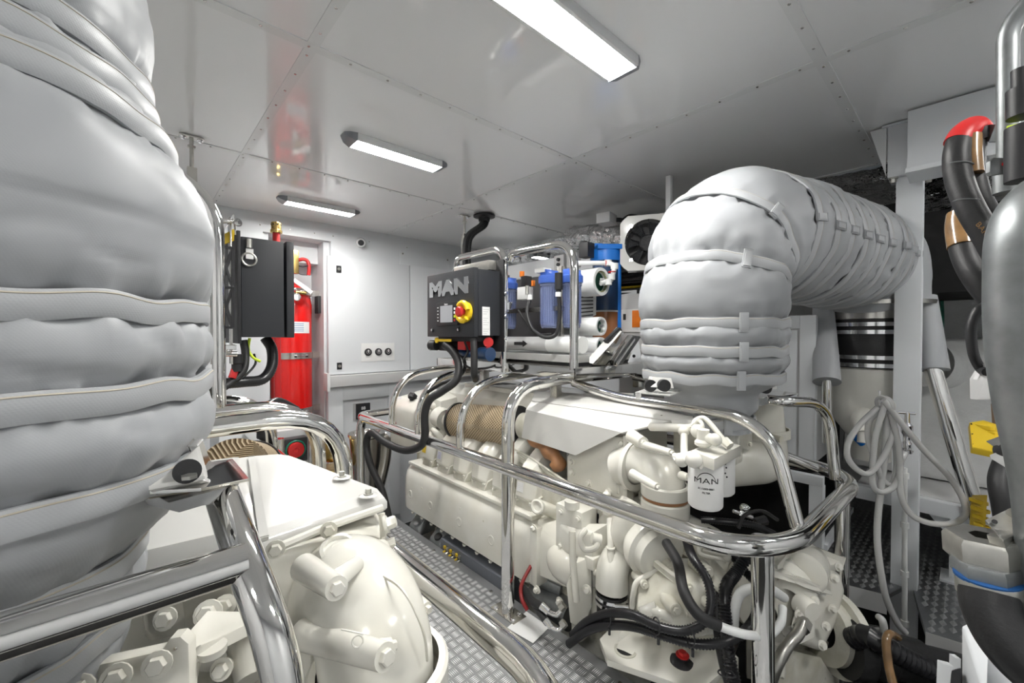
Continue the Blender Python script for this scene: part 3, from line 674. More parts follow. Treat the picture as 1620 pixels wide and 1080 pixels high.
# fuel filter head and two canisters
fh = part('filter_head', B().prism([(1.213, 0.484, 0.849), (1.463, 0.5, 0.841), (1.467, 0.578, 0.84), (1.242, 0.566, 0.852)], (0, 0, -.034), .004), 'cream')
fh.data.transform(Matrix.Identity(4))
cans = []
for c, rr, top, bot in (((1.30, .545), .050, .826, .668), ((1.435, .560), .050, .826, .672)):
    o = part('fuel_filter', B().lathe([(0, 0), (.030, 0), (.044, .005), (rr, .014), (rr, top - bot - .02), (rr - .003, top - bot - .014), (rr - .012, top - bot), (0, top - bot)], (c[0], c[1], bot), (0, 0, 1), 40), 'paper', label='white spin-on filter canister')
    cans.append(o)
    part('seam_ring', B().torus((c[0], c[1], bot + .012), (0, 0, 1), rr - .003, .0025, 40, 6), 'paper', o)
    part('filter_collar', B().cyl((c[0], c[1], top - .006), (c[0], c[1], top + .004), .042, seg=30), 'cream', o)
def wrap_text(s, size, c, r, z, ang0, m, parent, bold=0, sx=1.0):
    """lettering printed round a canister"""
    cu = bpy.data.curves.new('lettering', 'FONT'); cu.body = s; cu.size = size; cu.offset = bold; cu.align_x = 'CENTER'; cu.align_y = 'CENTER'; cu.extrude = .0002
    t = bpy.data.objects.new('lettering', cu); COL.objects.link(t); me = bpy.data.meshes.new_from_object(t); bpy.data.objects.remove(t)
    base = world_org(parent)
    for v in me.vertices:
        a = ang0 + v.co.x * sx / r; rad = r + .0006 + v.co.z
        v.co = V((c[0] + rad * math.cos(a), c[1] + rad * math.sin(a), z + v.co.y)) - base
    o = bpy.data.objects.new('lettering', me); COL.objects.link(o); o.parent = parent; me.materials.clear(); me.materials.append(M[m]); return o
A0 = math.atan2(-.545, -1.30)
wrap_text('MAN', .023, (1.30, .545), .050, .765, A0 + .05, 'ink', cans[0], 0, 1.45)
b = B(); rr = []
for k in range(25):
    a = PI * k / 24; ang = A0 + .05 - .026 / .05 * math.cos(a); r = .0508; z = .759 + .030 * math.sin(a)
    rr.append([(1.30 + (r) * math.cos(ang) , .545 + r * math.sin(ang), z), (1.30 + r * math.cos(ang - .03 * math.cos(a)), .545 + r * math.sin(ang - .03 * math.cos(a)), z + .0022 * math.sin(a) + .0003)])
b.strip([q[0] for q in rr], [q[1] for q in rr])
part('emblem_arch', b, 'ink', cans[0])
wrap_text('51.12503-0061', .0075, (1.30, .545), .050, .742, A0 + .05, 'ink', cans[0], .0002)
wrap_text('FILTER', .0075, (1.30, .545), .050, .730, A0 + .05, 'ink', cans[0], .0002)
b = B()
for k, (dz, da) in enumerate(((.055, 0), (.045, .12), (.030, 0), (.030, .15), (.012, .0), (.0, .06), (-.018, .0), (-.03, .1))):
    a = math.atan2(-.56, -1.435) + .42 + da; b.sph((1.435 + .0503 * math.cos(a), .56 + .0503 * math.sin(a), .775 + dz), .0028, (1, 1, 1), 8)
part('printed_symbols', b, 'ink', cans[1])['kind'] = 'stuff'
# valves and pipes around the filter head
part('shutoff_valve', B().sph((1.213, 0.579, 0.824), .020).sph((1.191, 0.532, 0.841), .024).cyl((1.215, 0.604, 0.830), (1.207, 0.517, 0.825), .012).hull([(1.209, 0.609, 0.838), (1.247, 0.562, 0.852), (1.231, 0.55, 0.842), (1.196, 0.595, 0.824)], .004), 'cream', fh)
part('vent_valve', B().cyl((1.288, 0.552, 0.889), (1.276, 0.510, 0.889), .016).sph((1.277, 0.508, 0.889), .019, (1, 1, 1)).cyl((1.271, 0.541, 0.865), (1.291, 0.550, 0.889), .014).sph((1.300, 0.569, 0.900), .022), 'cream', fh)
part('priming_pump', B().lathe([(.02, 0), (.024, .004), (.024, .012), (.018, .02), (.018, .05), (0, .05)], (1.281, 0.545, 0.863), (0, 0, 1), 20), 'cream', fh)
part('fuel_pipe', B().tube([(1.326, 0.599, 0.899), (1.354, 0.601, 0.921), (1.373, 0.585, 0.929), (1.367, 0.562, 0.919), (1.352, 0.521, 0.884), (1.346, 0.5, 0.866)], .0085).cyl((1.349, 0.510, 0.875), (1.342, 0.489, 0.861), .014, seg=6), 'cream', fh)
part('fuel_pipe', B().tube([(1.394, 0.78, 0.865), (1.369, 0.695, 0.881), (1.351, 0.631, 0.89), (1.334, 0.592, 0.903)], .015).cyl((1.336, 0.630, 0.888), (1.248, 0.588, 0.831), .011).torus((1.335, 0.578, 0.907), (1, -.8, 0), .018, .006, 18, 8).sph((1.326, 0.626, 0.886), .018), 'cream', fh)
# far-side charge-air elbow, V-clamp and exhaust flange under the duct
fe = part('charge_air_elbow', B().tube(fillet([(2.02, .62, .92), (2.02, .60, .72), (1.97, .58, .665), (1.72, .72, .665)], [.09, .1], 10), .088, seg=36, smooth=False), 'cream')
part('v_clamp', B().lathe([(.092, 0), (.099, 0), (.099, .035), (.092, .035)], (2.02, .60, .765), (0, 0, 1), 36).cyl((1.925, .57, .785), (1.90, .50, .785), .014), 'cream2', fe)
part('exhaust_flange', B().box((1.56, .60, .70), (1.78, .78, .90), .01).prism([(1.735, 0.605, 0.86), (1.82, 0.582, 0.86), (1.819, 0.58, 0.759), (1.788, 0.582, 0.747), (1.739, 0.599, 0.762)], (.01, .02, 0), .002), 'cream2')
part('bolt', B().bolt((1.765, 0.576, 0.777), (-.3, -1, 0), .008, .01), 'cream2')
# aft mounting foot
mf = thing('engine_mount', 'cream cast mounting foot with round lifting hole and rubber mount, at the walkway edge', 'mount', (1.32, .68, -.1))
ob('foot_plate', B().prism([(1.155, .80, .10), (1.215, .875, .10), (1.33, .84, .16), (1.50, .66, .16), (1.46, .50, .12), (1.26, .54, .10)], (0, 0, .022), .004), 'cream', mf)
ob('hole_liner', B().lathe([(.030, -.03), (.038, -.03), (.038, .002), (.030, .003)], (1.235, .782, .124), (0, 0, 1), 26), 'cream2', mf)
ob('hole_shadow', B().cyl((1.235, .782, .1225), (1.235, .782, .1235), .030), 'void', mf, label='dark disc for the shade in the round hole')  # near-black disc painted in as the hole's shade, plate is uncut
for q in (((1.27, .85), (1.36, .70)), ((1.40, .76), (1.36, .56))):
    ob('gusset', B().prism([(q[0][0], q[0][1], .12), (q[1][0], q[1][1], .12), (q[0][0] + .02, q[0][1] + .01, .22)], (.012, .012, 0), .003), 'cream', mf)
ob('rubber_mount', B().lathe([(0, 0), (.042, 0), (.044, .010), (.034, .018), (.020, .020), (.020, .026), (0, .026)], (1.325, .625, .122), (0, 0, 1), 30), 'dark', mf)
ob('mount_bolt', B().bolt((1.325, .625, .148), (0, 0, 1), .014, .012), 'redp', mf)
ob('side_rail', B().box((1.40, .52, .02), (1.52, .96, .10), .008), 'cream2', mf)

# ---------------------------------------------------------------- gearbox
G = thing('gearbox', 'cream cast reduction gearbox beside the steel post at lower right', 'gearbox', (1.8, .36, -.4))
gp = lambda n, b, m='cream', p=None, **k: ob(n, b, m, p or G, **k)
gp('casing', B().hull([(1.607, 0.441, 0.392), (1.814, 0.428, 0.377), (2.021, 0.333, 0.279), (2.01, 0.315, 0.217), (1.921, 0.326, 0.131), (1.821, 0.348, 0.063), (1.606, 0.411, 0.181), (1.584, 0.433, 0.287), (2.107, 0.497, 0.245), (2.386, 0.374, 0.033), (2.307, 0.44, -0.24), (2.036, 0.557, 0.026)], .02, 3).hull([(1.622, 0.534, 0.29), (1.781, 0.458, 0.33), (1.662, 0.424, 0.002), (1.618, 0.53, -0.039), (2.054, 0.676, 0.048), (2.044, 0.41, -0.205), (2.289, 0.463, 0.048), (1.942, 0.636, -0.287)], .02))
gp('top_cover', B().hull([(1.872, 0.444, 0.394), (2.075, 0.338, 0.299), (2.086, 0.328, 0.264), (1.848, 0.438, 0.361), (1.63, 0.447, 0.381), (1.618, 0.431, 0.377), (2.164, 0.514, 0.268), (2.4, 0.391, 0.158)], .006))
gp('shaft_cover', B().lathe([(0, 0), (.06, 0), (.072, .008), (.074, .10), (.070, .16), (.05, .19), (0, .20)], (1.774, 0.397, 0.340), (.80, .10, -.10), 36))
gp('rim_wall', B().beam((1.612, 0.437, 0.392), (1.870, 0.446, 0.394), .010, .05, .002))
gp('rim_wall', B().beam((1.870, 0.446, 0.394), (2.106, 0.337, 0.283), .010, .045, .002))
gp('split_flange', B().prism([(1.558, 0.433, 0.422), (1.643, 0.382, 0.385), (1.837, 0.338, 0.277), (1.821, 0.339, 0.265), (1.625, 0.377, 0.373), (1.546, 0.429, 0.406)], (.03, .05, 0), .003))
gp('bearing_boss', B().lathe([(0, 0), (.03, 0), (.034, .01), (.034, .05), (0, .05)], (1.643, 0.339, 0.290), (.5, .8, 0), 26))
gp('web_plate', B().prism([(1.59, 0.43, 0.41), (1.687, 0.368, 0.371), (1.849, 0.327, 0.279), (1.854, 0.323, 0.263), (1.675, 0.365, 0.345), (1.578, 0.427, 0.395)], (.02, .05, -.01), .003))
gp('output_housing', B().lathe([(.06, 0), (.10, .02), (.14, .05), (.15, .12), (.13, .16)], (1.630, 0.418, 0.274), (.55, .5, -.1), 32).hull([(1.642, 0.381, 0.319), (1.713, 0.343, 0.274), (1.684, 0.339, 0.181), (1.593, 0.368, 0.169), (1.568, 0.392, 0.251)], .016, 3))
for q in [(1.707, 0.349, 0.296), (1.621, 0.372, 0.275), (1.594, 0.369, 0.231), (1.895, 0.327, 0.307), (1.993, 0.332, 0.312), (1.783, 0.331, 0.182), (1.761, 0.336, 0.123), (1.874, 0.329, 0.204)]:
    gp('bolt', B().bolt(q, (-.6, -.75, .2), .011, .012))
gp('output_flange', B().lathe([(.10, 0), (.15, 0), (.15, .03), (.10, .03)], (1.997, 0.350, 0.046), (.75, -.55, -.12), 40).lathe([(.06, 0), (.12, 0), (.12, .05), (.06, .05)], (1.968, 0.377, 0.058), (.75, -.55, -.12), 32), 'cream2')
gp('lower_casing', B().hull([(1.549, 0.489, 0.167), (1.882, 0.359, 0.002), (1.977, 0.337, -0.11), (1.976, 0.335, -0.255), (1.525, 0.479, -0.073), (2.085, 0.51, -0.11), (2.347, 0.399, -0.499)], .02), 'cream2')
gp('hydraulic_elbow', B().tube([(1.606, 0.358, 0.262), (1.559, 0.36, 0.246), (1.51, 0.377, 0.223), (1.476, 0.394, 0.175), (1.472, 0.409, 0.118)], .017).cyl((1.621, 0.358, 0.261), (1.591, 0.358, 0.250), .024, seg=6), 'zinc', label='bare metal bent oil pipe')
def hose(name, pts, r, m, label, cat='hose', group=None, corr=0, pitch=.006, seg=12, **k):
    o = ob(name, B().tube(pts, r, seg=seg, corr=corr, pitch=pitch), m, ang=1.4 if corr else .6); tag(o, label, cat, group); return o
# propeller shaft and coupling
ps = thing('propeller_shaft', 'glossy black shaft coupling and seal running aft from the gearbox', 'shaft', (2.089, 0.168, -0.092))
ob('coupling', B().lathe([(0, 0), (.105, 0), (.11, .02), (.11, .05), (.085, .07), (.088, .13), (.075, .15), (.072, .26), (.06, .28), (.05, .5), (0, .5)], (1.955, 0.306, 0.041), (.62, -.72, -.14), 36), 'rubber', ps)
ob('seal_bellows', B().tube([(1.906, 0.272, 0.108), (1.878, 0.23, 0.156), (1.883, 0.185, 0.141), (1.947, 0.126, 0.091), (2.07, 0.039, 0.021)], .035, seg=20, corr=.12, pitch=.02), 'corr', ps)
ob('grease_hose', B().tube([(1.741, 0.152, 0.116), (1.758, 0.164, 0.159), (1.78, 0.172, 0.215), (1.816, 0.166, 0.227), (1.862, 0.152, 0.2)], .012), 'brown', ps)
ob('water_fitting', B().tube([(2.0, 0.214, 0.174), (1.984, 0.202, 0.172), (1.99, 0.196, 0.127)], .012).cyl((1.961, 0.289, 0.112), (2.003, 0.211, 0.128), .006).cyl((1.990, 0.196, 0.131), (1.993, 0.192, 0.090), .016, seg=6), 'clearpvc', ps)
# black hoses in front of the bell housing
hose('rubber_hose', [(1.28, 0.66, 0.523), (1.211, 0.588, 0.512), (1.146, 0.538, 0.475), (1.136, 0.492, 0.436), (1.167, 0.449, 0.412)], .0155, 'rubber', 'smooth black rubber hose curving down from the turbocharger to the white elbow', 'hose')
hose('white_hose', [(1.162, 0.454, 0.415), (1.185, 0.42, 0.405), (1.216, 0.391, 0.395), (1.298, 0.37, 0.366), (1.393, 0.365, 0.358), (1.444, 0.373, 0.378)], .0115, 'pvc', 'white elbow hose passing behind the corner post, lower end')
hose('white_hose', [(1.311, 0.465, 0.316), (1.316, 0.462, 0.392), (1.329, 0.451, 0.433), (1.335, 0.419, 0.46), (1.389, 0.397, 0.448), (1.493, 0.383, 0.382)], .014, 'pvc', 'white hose arching up behind the corner post')
CG = 'black corrugated conduits by the bell housing'
def conduit(pts, r, label): return hose('corrugated_conduit', pts, r, 'corr', label, 'conduit', CG, corr=.2, pitch=.0085, seg=14)
conduit([(1.366, 0.636, 0.521), (1.283, 0.576, 0.51), (1.255, 0.52, 0.476), (1.223, 0.494, 0.427), (1.185, 0.501, 0.386), (1.152, 0.543, 0.356), (1.126, 0.607, 0.349), (1.125, 0.689, 0.342), (1.142, 0.781, 0.293), (1.168, 0.89, 0.199), (1.188, 0.978, 0.091)], .0145, 'black corrugated conduit that loops up to the turbocharger, upper of the pair')
conduit([(1.164, 0.972, 0.075), (1.159, 0.897, 0.16), (1.143, 0.806, 0.238), (1.133, 0.694, 0.3), (1.14, 0.594, 0.321), (1.168, 0.514, 0.327), (1.224, 0.45, 0.341), (1.303, 0.42, 0.359), (1.39, 0.422, 0.378), (1.461, 0.439, 0.399), (1.493, 0.492, 0.415), (1.489, 0.55, 0.472)], .0145, 'black corrugated conduit swinging right behind the post, lower of the pair')
conduit([(1.465, 0.465, 0.513), (1.405, 0.491, 0.449), (1.338, 0.497, 0.424), (1.295, 0.481, 0.363), (1.258, 0.459, 0.29), (1.232, 0.427, 0.206)], .019, 'thick black corrugated conduit running straight down past the white elbow')
conduit([(1.466, 0.627, 0.553), (1.49, 0.551, 0.565), (1.532, 0.486, 0.563), (1.609, 0.442, 0.522)], .012, 'short black corrugated conduit below the filter canisters')
hose('cable_bundle', [(1.547, 0.471, 0.495), (1.47, 0.5, 0.442), (1.378, 0.527, 0.383), (1.328, 0.517, 0.31), (1.286, 0.487, 0.241), (1.265, 0.45, 0.163)], .013, 'rubber', 'black taped cable bundle beside the thick conduit')
hose('rubber_hose', [(1.472, 0.607, 0.518), (1.441, 0.513, 0.515), (1.454, 0.461, 0.484), (1.51, 0.448, 0.406)], .014, 'rubber', 'black hose crossing behind the corner post at its top')
hose('rubber_hose', [(1.454, 0.503, 0.571), (1.47, 0.49, 0.612), (1.533, 0.459, 0.618), (1.617, 0.436, 0.571)], .006, 'rubber', 'thin black cable arching right of the canisters')
ft = thing('pipe_fitting', 'small silver pipe fitting right of the filter canisters', 'fitting', (1.566, 0.523, 0.580))
ob('body', B().sph((1.544, 0.516, 0.608), .014).cyl((1.533, 0.526, 0.582), (1.555, 0.506, 0.614), .009).cyl((1.517, 0.541, 0.597), (1.565, 0.497, 0.575), .006), 'chrome', ft)
ob('plug', B().cyl((1.583, 0.493, 0.553), (1.611, 0.468, 0.562), .016, seg=6), 'dark', ft)
for i, q in enumerate([(1.124, 0.609, 0.349), (1.148, 0.52, 0.352), (1.202, 0.442, 0.267), (1.137, 0.785, 0.276)]):
    q = V(q); o = ob('cable_tie', B().torus(q, (.2, .2, 1) if i == 2 else (1, -.7, -.2), .022, .0022, 18, 5).cyl(q + V((-.01, -.012, -.022)), q + V((-.01, -.012, -.042)), .004), 'dark')
    tag(o, ('black cable tie around both conduits near the drain fitting', 'black cable tie with its tail hanging, at the conduits\' low point', 'black cable tie on the thick downward conduit', 'black cable tie around both conduits beside the walkway')[i], 'cable tie', 'cable ties on the conduits')
# engine room bits by the walkway edge
hf = thing('hydraulic_hoses', 'two short black hoses with crimped silver elbows beside the walkway', 'hose', (1.205, 1.070, 0.082))
ob('hose', B().tube([(1.222, 1.272, 0.12), (1.193, 1.19, 0.117), (1.184, 1.118, 0.126)], .016), 'rubber', hf)
ob('elbow_fitting', B().tube([(1.18, 1.121, 0.131), (1.184, 1.091, 0.124), (1.191, 1.057, 0.128), (1.205, 1.045, 0.142)], .0095).cyl((1.177, 1.124, 0.138), (1.184, 1.091, 0.124), .015), 'chrome', hf)
ob('hose', B().tube([(1.199, 1.185, 0.104), (1.176, 1.124, 0.101), (1.165, 1.08, 0.096)], .013), 'rubber', hf)
ob('elbow_fitting', B().tube([(1.162, 1.083, 0.103), (1.165, 1.053, 0.091), (1.175, 1.031, 0.091), (1.185, 1.021, 0.105)], .008).cyl((1.160, 1.085, 0.108), (1.161, 1.057, 0.093), .012), 'chrome', hf)
ob('hose_nut', B().cyl((1.202, 1.048, 0.152), (1.213, 1.038, 0.167), .016, seg=6).cyl((1.182, 1.024, 0.105), (1.193, 1.015, 0.119), .015, seg=6), 'zinc', hf)
hose('battery_cable', [(1.289, 1.294, 0.182), (1.238, 1.285, 0.149), (1.2, 1.265, 0.132), (1.176, 1.232, 0.11), (1.178, 1.203, 0.079)], .008, 'red2', 'red sleeved cable just right of the main rail post', 'cable')
o = ob('starter_motor', B().cyl((1.382, 1.354, 0.002), (1.374, 1.131, -0.001), .06, seg=28).cyl((1.355, 1.340, 0.094), (1.399, 1.205, 0.078), .035), 'galv'); tag(o, 'dull grey starter motor low on the engine behind the elbows', 'motor')
# slate box with yellow terminals, feet of the engine by the walkway
sb = thing('terminal_box', 'slate grey box with yellow terminals tucked under the side cover', 'box', (1.30, 1.75, -.1))
ob('box_body', B().box((1.272, 1.45, -.12), (1.42, 2.0, .055), .008), 'gbox', sb)
for k in range(6): ob('terminal', B().box((1.262, 1.80 + .028 * k, .018), (1.272, 1.815 + .028 * k, .032)).cyl((1.27, 1.807 + .028 * k, .005), (1.255, 1.807 + .028 * k, .0), .006, seg=8), 'yellow2' if k % 2 else 'zinc', sb)
for i, (y, lab) in enumerate(((2.30, 'grey alloy engine foot, farther of the two beneath the side cover'), (2.06, 'grey alloy engine foot with black rubber cap, nearer of the two'))):
    t = thing('alloy_bracket', lab, 'mount', (1.33, y, -.1), 'alloy feet under the side cover')
    ob('foot_casting', B().hull([(1.27, y - .07, -.02), (1.27, y + .07, -.02), (1.27, y - .05, .02), (1.27, y + .05, .02), (1.34, y - .05, .085), (1.34, y + .05, .085), (1.42, y - .06, -.02), (1.42, y + .06, -.02)], .012), 'galv', t)
    ob('rubber_cap', B().lathe([(0, 0), (.028, 0), (.026, .012), (0, .016)], (1.295, y - .01, .035), (-.4, 0, 1), 20), 'rubber' if i else 'galv', t)

# ================================================================ PORT ENGINE (near, lower left)
E2 = thing('marine_engine', 'cream painted diesel engine in the left foreground under the quilted duct', 'engine', (-.1, 1.4, -.3))
def pp(name, b, m='cream', parent=None, **k): return ob(name, b, m, parent or E2, **k)
pp('engine_block', B().box((-.45, .80, -.1), (.36, 2.6, .62), .04), 'cream2')
# glossy moulded hood: flat top with rounded lip
top = [(0.408, 0.855, 0.840), (0.408, 0.894, 0.850), (0.307, 1.229, 0.875), (0.284, 1.242, 0.880), (0.227, 1.248, 0.885), (0.181, 1.253, 0.885), (0.146, 0.974, 0.875), (0.148, 0.819, 0.855), (0.160, 0.812, 0.845)]
def insetpoly(P, dx, dz):
    c = sum((V(p) for p in P), V((0, 0, 0))) / len(P); return [c + (V(p) - c) * dx + V((0, 0, dz)) for p in P]
ph = pp('cover_hood', B().loft([insetpoly(top, .98, -.024), insetpoly(top, 1.0, -.018), insetpoly(top, 1.0, -.004), insetpoly(top, .975, .003)], True), 'hood', label='glossy white moulded hood')
pp('hood_seam', B().beam((0.219, 1.221, 0.889), (0.158, 0.787, 0.861), .010, .006, .002), 'hood', ph)
pp('hood_rear', B().hull([(.20, 1.26, .80), (.20, 1.26, .89), (.0, 1.0, .80), (.0, 1.0, .90), (-.2, 1.3, .80), (-.2, 1.3, .90), (.16, .84, .80), (.165, .85, .863), (0, .85, .80), (0, .85, .87)], .012), 'hood', ph)
for q in ((0.358, 0.984, 0.872), (0.369, 0.862, 0.862)):
    pp('hood_bolt', B().bolt(V(q) - V((0, 0, .003)), (0, 0, 1), .0065, .011), 'zinc', ph, label='bare metal bolt')
    pp('bolt_recess', B().lathe([(.020, 0), (.014, .002), (0, .0015)], V(q) - V((0, 0, .004)), (0, 0, 1), 24), 'hood', ph)
# intercooler casting under the hood, bosses, elbow
pp('intercooler', B().hull([(0.407, 0.886, 0.800), (0.382, 0.820, 0.778), (0.329, 0.841, 0.787), (0.161, 0.792, 0.828), (0.164, 0.787, 0.701), (0.171, 0.805, 0.600), (0.387, 0.852, 0.613), (0.154, 0.853, 0.830), (-.1, 1.1, .80), (.38, 1.2, .80), (.36, 1.2, .4), (-.1, 1.1, .4)], .014, 3), 'cream')
pp('flange_lip', B().tube([(0.165, 0.788, 0.837), (0.271, 0.814, 0.838), (0.381, 0.822, 0.840)], .008, seg=8).tube([(0.380, 0.822, 0.828), (0.380, 0.815, 0.787), (0.375, 0.812, 0.744)], .007, seg=8), 'cream')
for q in [(0.171, 0.77, 0.846), (0.262, 0.788, 0.843)]: pp('bolt', B().bolt(q, (-.3, -1, .1), .010, .010), 'cream2')
pp('bolt', B().bolt((0.376, 0.799, 0.813), (.9, -.5, .3), .012, .02).bolt((0.369, 0.791, 0.777), (.9, -.5, .2), .010, .02), 'cream')
pp('plug_boss', B().lathe([(.030, 0), (.030, .006), (.024, .008), (.022, .002), (.012, .002), (.011, .008), (0, .008)], (0.267, 0.756, 0.816), (-.15, -.45, .9), 28), 'cream')
pe = pp('charge_air_elbow', B().tube(fillet([(0.274, 0.902, 0.685), (0.290, 0.727, 0.751), (0.281, 0.626, 0.720), (0.280, 0.618, 0.584)], [.10, .09], 14), .088, seg=48, smooth=False, rf=lambda t: .090 - .004 * t), 'cream')
pp('collar', B().lathe([(.092, 0), (.104, 0), (.107, .004), (.107, .045), (.102, .05), (.092, .05)], (0.281, 0.618, 0.639), (0, 0, 1), 48), 'cream', pe)
pp('sleeve', B().lathe([(.096, 0), (.104, 0), (.104, .12), (.096, .12)], V((0.281, 0.618, 0.639)) + V((0, 0, -.125)), (0, 0, 1), 48), 'cream', pe)
for a, c, r in (((0.203, 0.726, 0.821), (0.206, 0.589, 0.848), .016), ((0.195, 0.705, 0.727), (0.240, 0.510, 0.779), .017), ((0.217, 0.633, 0.833), (0.267, 0.669, 0.827), .012), ((0.233, 0.563, 0.757), (0.270, 0.556, 0.752), .012), ((0.307, 0.740, 0.791), (0.358, 0.774, 0.780), .018), ((0.354, 0.641, 0.741), (0.360, 0.609, 0.741), .011)):
    pp('boss', B().tube([a, (V(a) + V(c)) / 2, c], r, seg=18, smooth=False, rf=lambda t, r=r: r * (1.35 - .35 * t)).bolt(c, V(c) - V(a), r * .62, .007, False), 'cream', pe)
pp('rib', B().tube(fillet([(0.282, 0.708, 0.809), (0.304, 0.580, 0.812), (0.314, 0.537, 0.762), (0.319, 0.538, 0.716)], [.08, .06], 10), .0022, seg=6, smooth=False), 'cream2', pe)
pp('cast_mark', B().tube([(0.203, 0.564, 0.805), (0.226, 0.546, 0.797)], .0012, seg=5, smooth=False).torus((0.219, 0.549, 0.789), (-.5, -.8, .3), .007, .0012, 16, 5), 'cream', pe)
# castings between the duct and the rail, lower left
pp('rear_casting', B().hull([(0.0, 0.965, 0.851), (0.075, 0.979, 0.875), (0.096, 0.905, 0.818), (0.106, 0.892, 0.673), (0.01, 0.926, 0.701), (0.006, 1.336, 0.715), (0.219, 1.075, 0.71), (0.216, 1.072, 0.437), (0.012, 1.189, 0.45)], .02, 3), 'cream')
pp('sloped_cover', B().hull([(0.007, 1.068, 0.872), (0.079, 1.029, 0.86), (0.105, 0.869, 0.807), (0.067, 0.877, 0.809), (0.02, 0.92, 0.828), (0.009, 0.998, 0.825), (0.131, 1.087, 0.709), (0.027, 1.25, 0.739)], .01), 'cream')
pp('lug', B().prism([(-0.072, 0.759, 0.751), (-0.063, 0.751, 0.77), (-0.034, 0.738, 0.782), (0.023, 0.707, 0.787), (0.032, 0.706, 0.8), (0.042, 0.697, 0.802), (0.05, 0.689, 0.793), (0.049, 0.662, 0.742)], (.01, .016, .0), .003), 'cream', label='flat lifting lug plate')
for q in [(-0.019, 0.704, 0.778), (0.019, 0.69, 0.782), (-0.052, 0.714, 0.776)]: pp('bolt', B().bolt(q, (-.35, -.9, .25), .011, .010), 'cream')
b = B()
for q in [(0.037, 0.694, 0.791), (0.037, 0.694, 0.781)]: b.lathe([(0, 0), (.0022, 0), (0, .001)], q, (-.4, -.9, .2), 10)
pp('rivet', b, 'brush')['kind'] = 'stuff'
pp('shelf_bracket', B().prism([(0.053, 0.713, 0.777), (0.076, 0.733, 0.786), (0.128, 0.739, 0.758), (0.126, 0.727, 0.746), (0.083, 0.699, 0.76), (0.063, 0.69, 0.763), (0.051, 0.688, 0.758)], (.0, .006, .016), .004).hull([(0.042, 0.71, 0.788), (0.076, 0.76, 0.782), (0.079, 0.757, 0.772), (0.051, 0.702, 0.775), (0.049, 0.689, 0.733), (0.064, 0.769, 0.674)], .006).cyl((0.076, 0.699, 0.771), (0.076, 0.699, 0.762), .018), 'cream')
for q, q2, r in zip([(0.079, 0.757, 0.786), (0.104, 0.789, 0.772), (0.09, 0.719, 0.72), (0.033, 0.826, 0.765)], [(0.089, 0.855, 0.733), (0.116, 0.884, 0.72), (0.103, 0.814, 0.656), (0.037, 0.929, 0.711)], (.024, .020, .018, .020)):
    pp('boss', B().cyl(q2, q, r * .9, r * .7, seg=20).bolt(q, (-.5, -.8, .3), r * .55, .01), 'cream')
pp('boss', B().cyl((0.132, 0.815, 0.691), (0.131, 0.761, 0.655), .026, .02, seg=20), 'cream')
pp('lifting_ring', B().torus((0.080, 0.838, 0.824), (.2, .3, 1), .03, .006, 26, 8), 'zinc')
pp('side_casting', B().hull([(0.195, 0.814, 0.785), (0.243, 0.798, 0.797), (0.228, 0.753, 0.6), (0.182, 0.768, 0.616), (0.173, 0.806, 0.731), (0.257, 0.972, 0.695), (0.254, 0.969, 0.422)], .02, 3), 'cream')
pp('valve_housing', B().box((.20, 1.3, .4), (.40, 2.4, .62), .03), 'cream')
def air2(p0, p1, r):
    o = pp('air_filter', B().tube([V(p0) + (V(p1) - V(p0)) * (k / 6) for k in range(7)], r, seg=48, smooth=False), 'net', label='tan paper air filter in a metal net')
    uv = o.data.uv_layers.new(name='UVMap'); ax = (V(p1) - V(p0)).normalized(); X, Y, Z = frame(ax); base = V(p0) - world_org(E2)
    for l in o.data.loops:
        c = o.data.vertices[l.vertex_index].co - base; uv.data[l.index].uv = (math.atan2(c.dot(Y), c.dot(X)) * r, c.dot(ax))
    pp('end_ring', B().lathe([(r * .3, 0), (r + .006, -.004), (r + .007, .012), (r - .004, .02), (r * .3, .018)], V(p1) - ax * .008, ax, 40), 'rubber', o)
air2((0.239, 1.611, 0.756), (0.344, 1.919, 0.666), .105)
pp('rear_cover', B().box((-.3, 1.95, .60), (.12, 2.5, .86), .02), 'cream')
# engine bearer bracket and polished plate that carry the port duct
bk = thing('duct_support', 'polished steel plate with white bracket carrying the left quilted duct', 'bracket', (0.055, 0.707, 0.978))
ob('top_plate', B().prism([(0.058, 0.61, 1.019), (0.117, 0.668, 1.002), (0.118, 0.805, 0.999), (0.077, 0.759, 1.012), (0.022, 0.69, 1.012), (0.012, 0.615, 1.026)], (0, 0, -.004), .0008), 'steel', bk)
ob('apron_plate', B().prism([(0.008, 0.608, 1.019), (0.104, 0.662, 1.0), (0.097, 0.668, 0.976), (0.06, 0.625, 0.993), (0.037, 0.604, 0.998), (0.01, 0.606, 1.014)], (.004, .006, 0)), 'steel', bk)
ob('bracket', B().prism([(0.013, 0.604, 1.035), (0.025, 0.604, 1.043), (0.051, 0.617, 1.064), (0.055, 0.626, 1.064), (0.061, 0.613, 1.034), (0.061, 0.608, 1.029), (0.012, 0.597, 1.031)], (.004, .008, 0), .001), 'hood', bk, label='white painted bracket')
ob('bracket_foot', B().prism([(0.011, 0.596, 1.032), (0.06, 0.604, 1.03), (0.071, 0.645, 1.012), (0.02, 0.644, 1.01)], (0, 0, 0.005), .001), 'hood', bk)
ob('rubber_bush', B().cyl((0.044, 0.594, 1.046), (0.046, 0.621, 1.039), 0.0135, seg=26), 'rubber', bk)
ob('bush_nut', B().cyl((0.045, 0.585, 1.040), (0.045, 0.585, 1.044), .008, seg=6), 'zinc', bk)
ob('stay', B().beam((0.059, 0.681, 1.059), (0.069, 0.695, 1.025), .010, .010, .002), 'steel', bk)
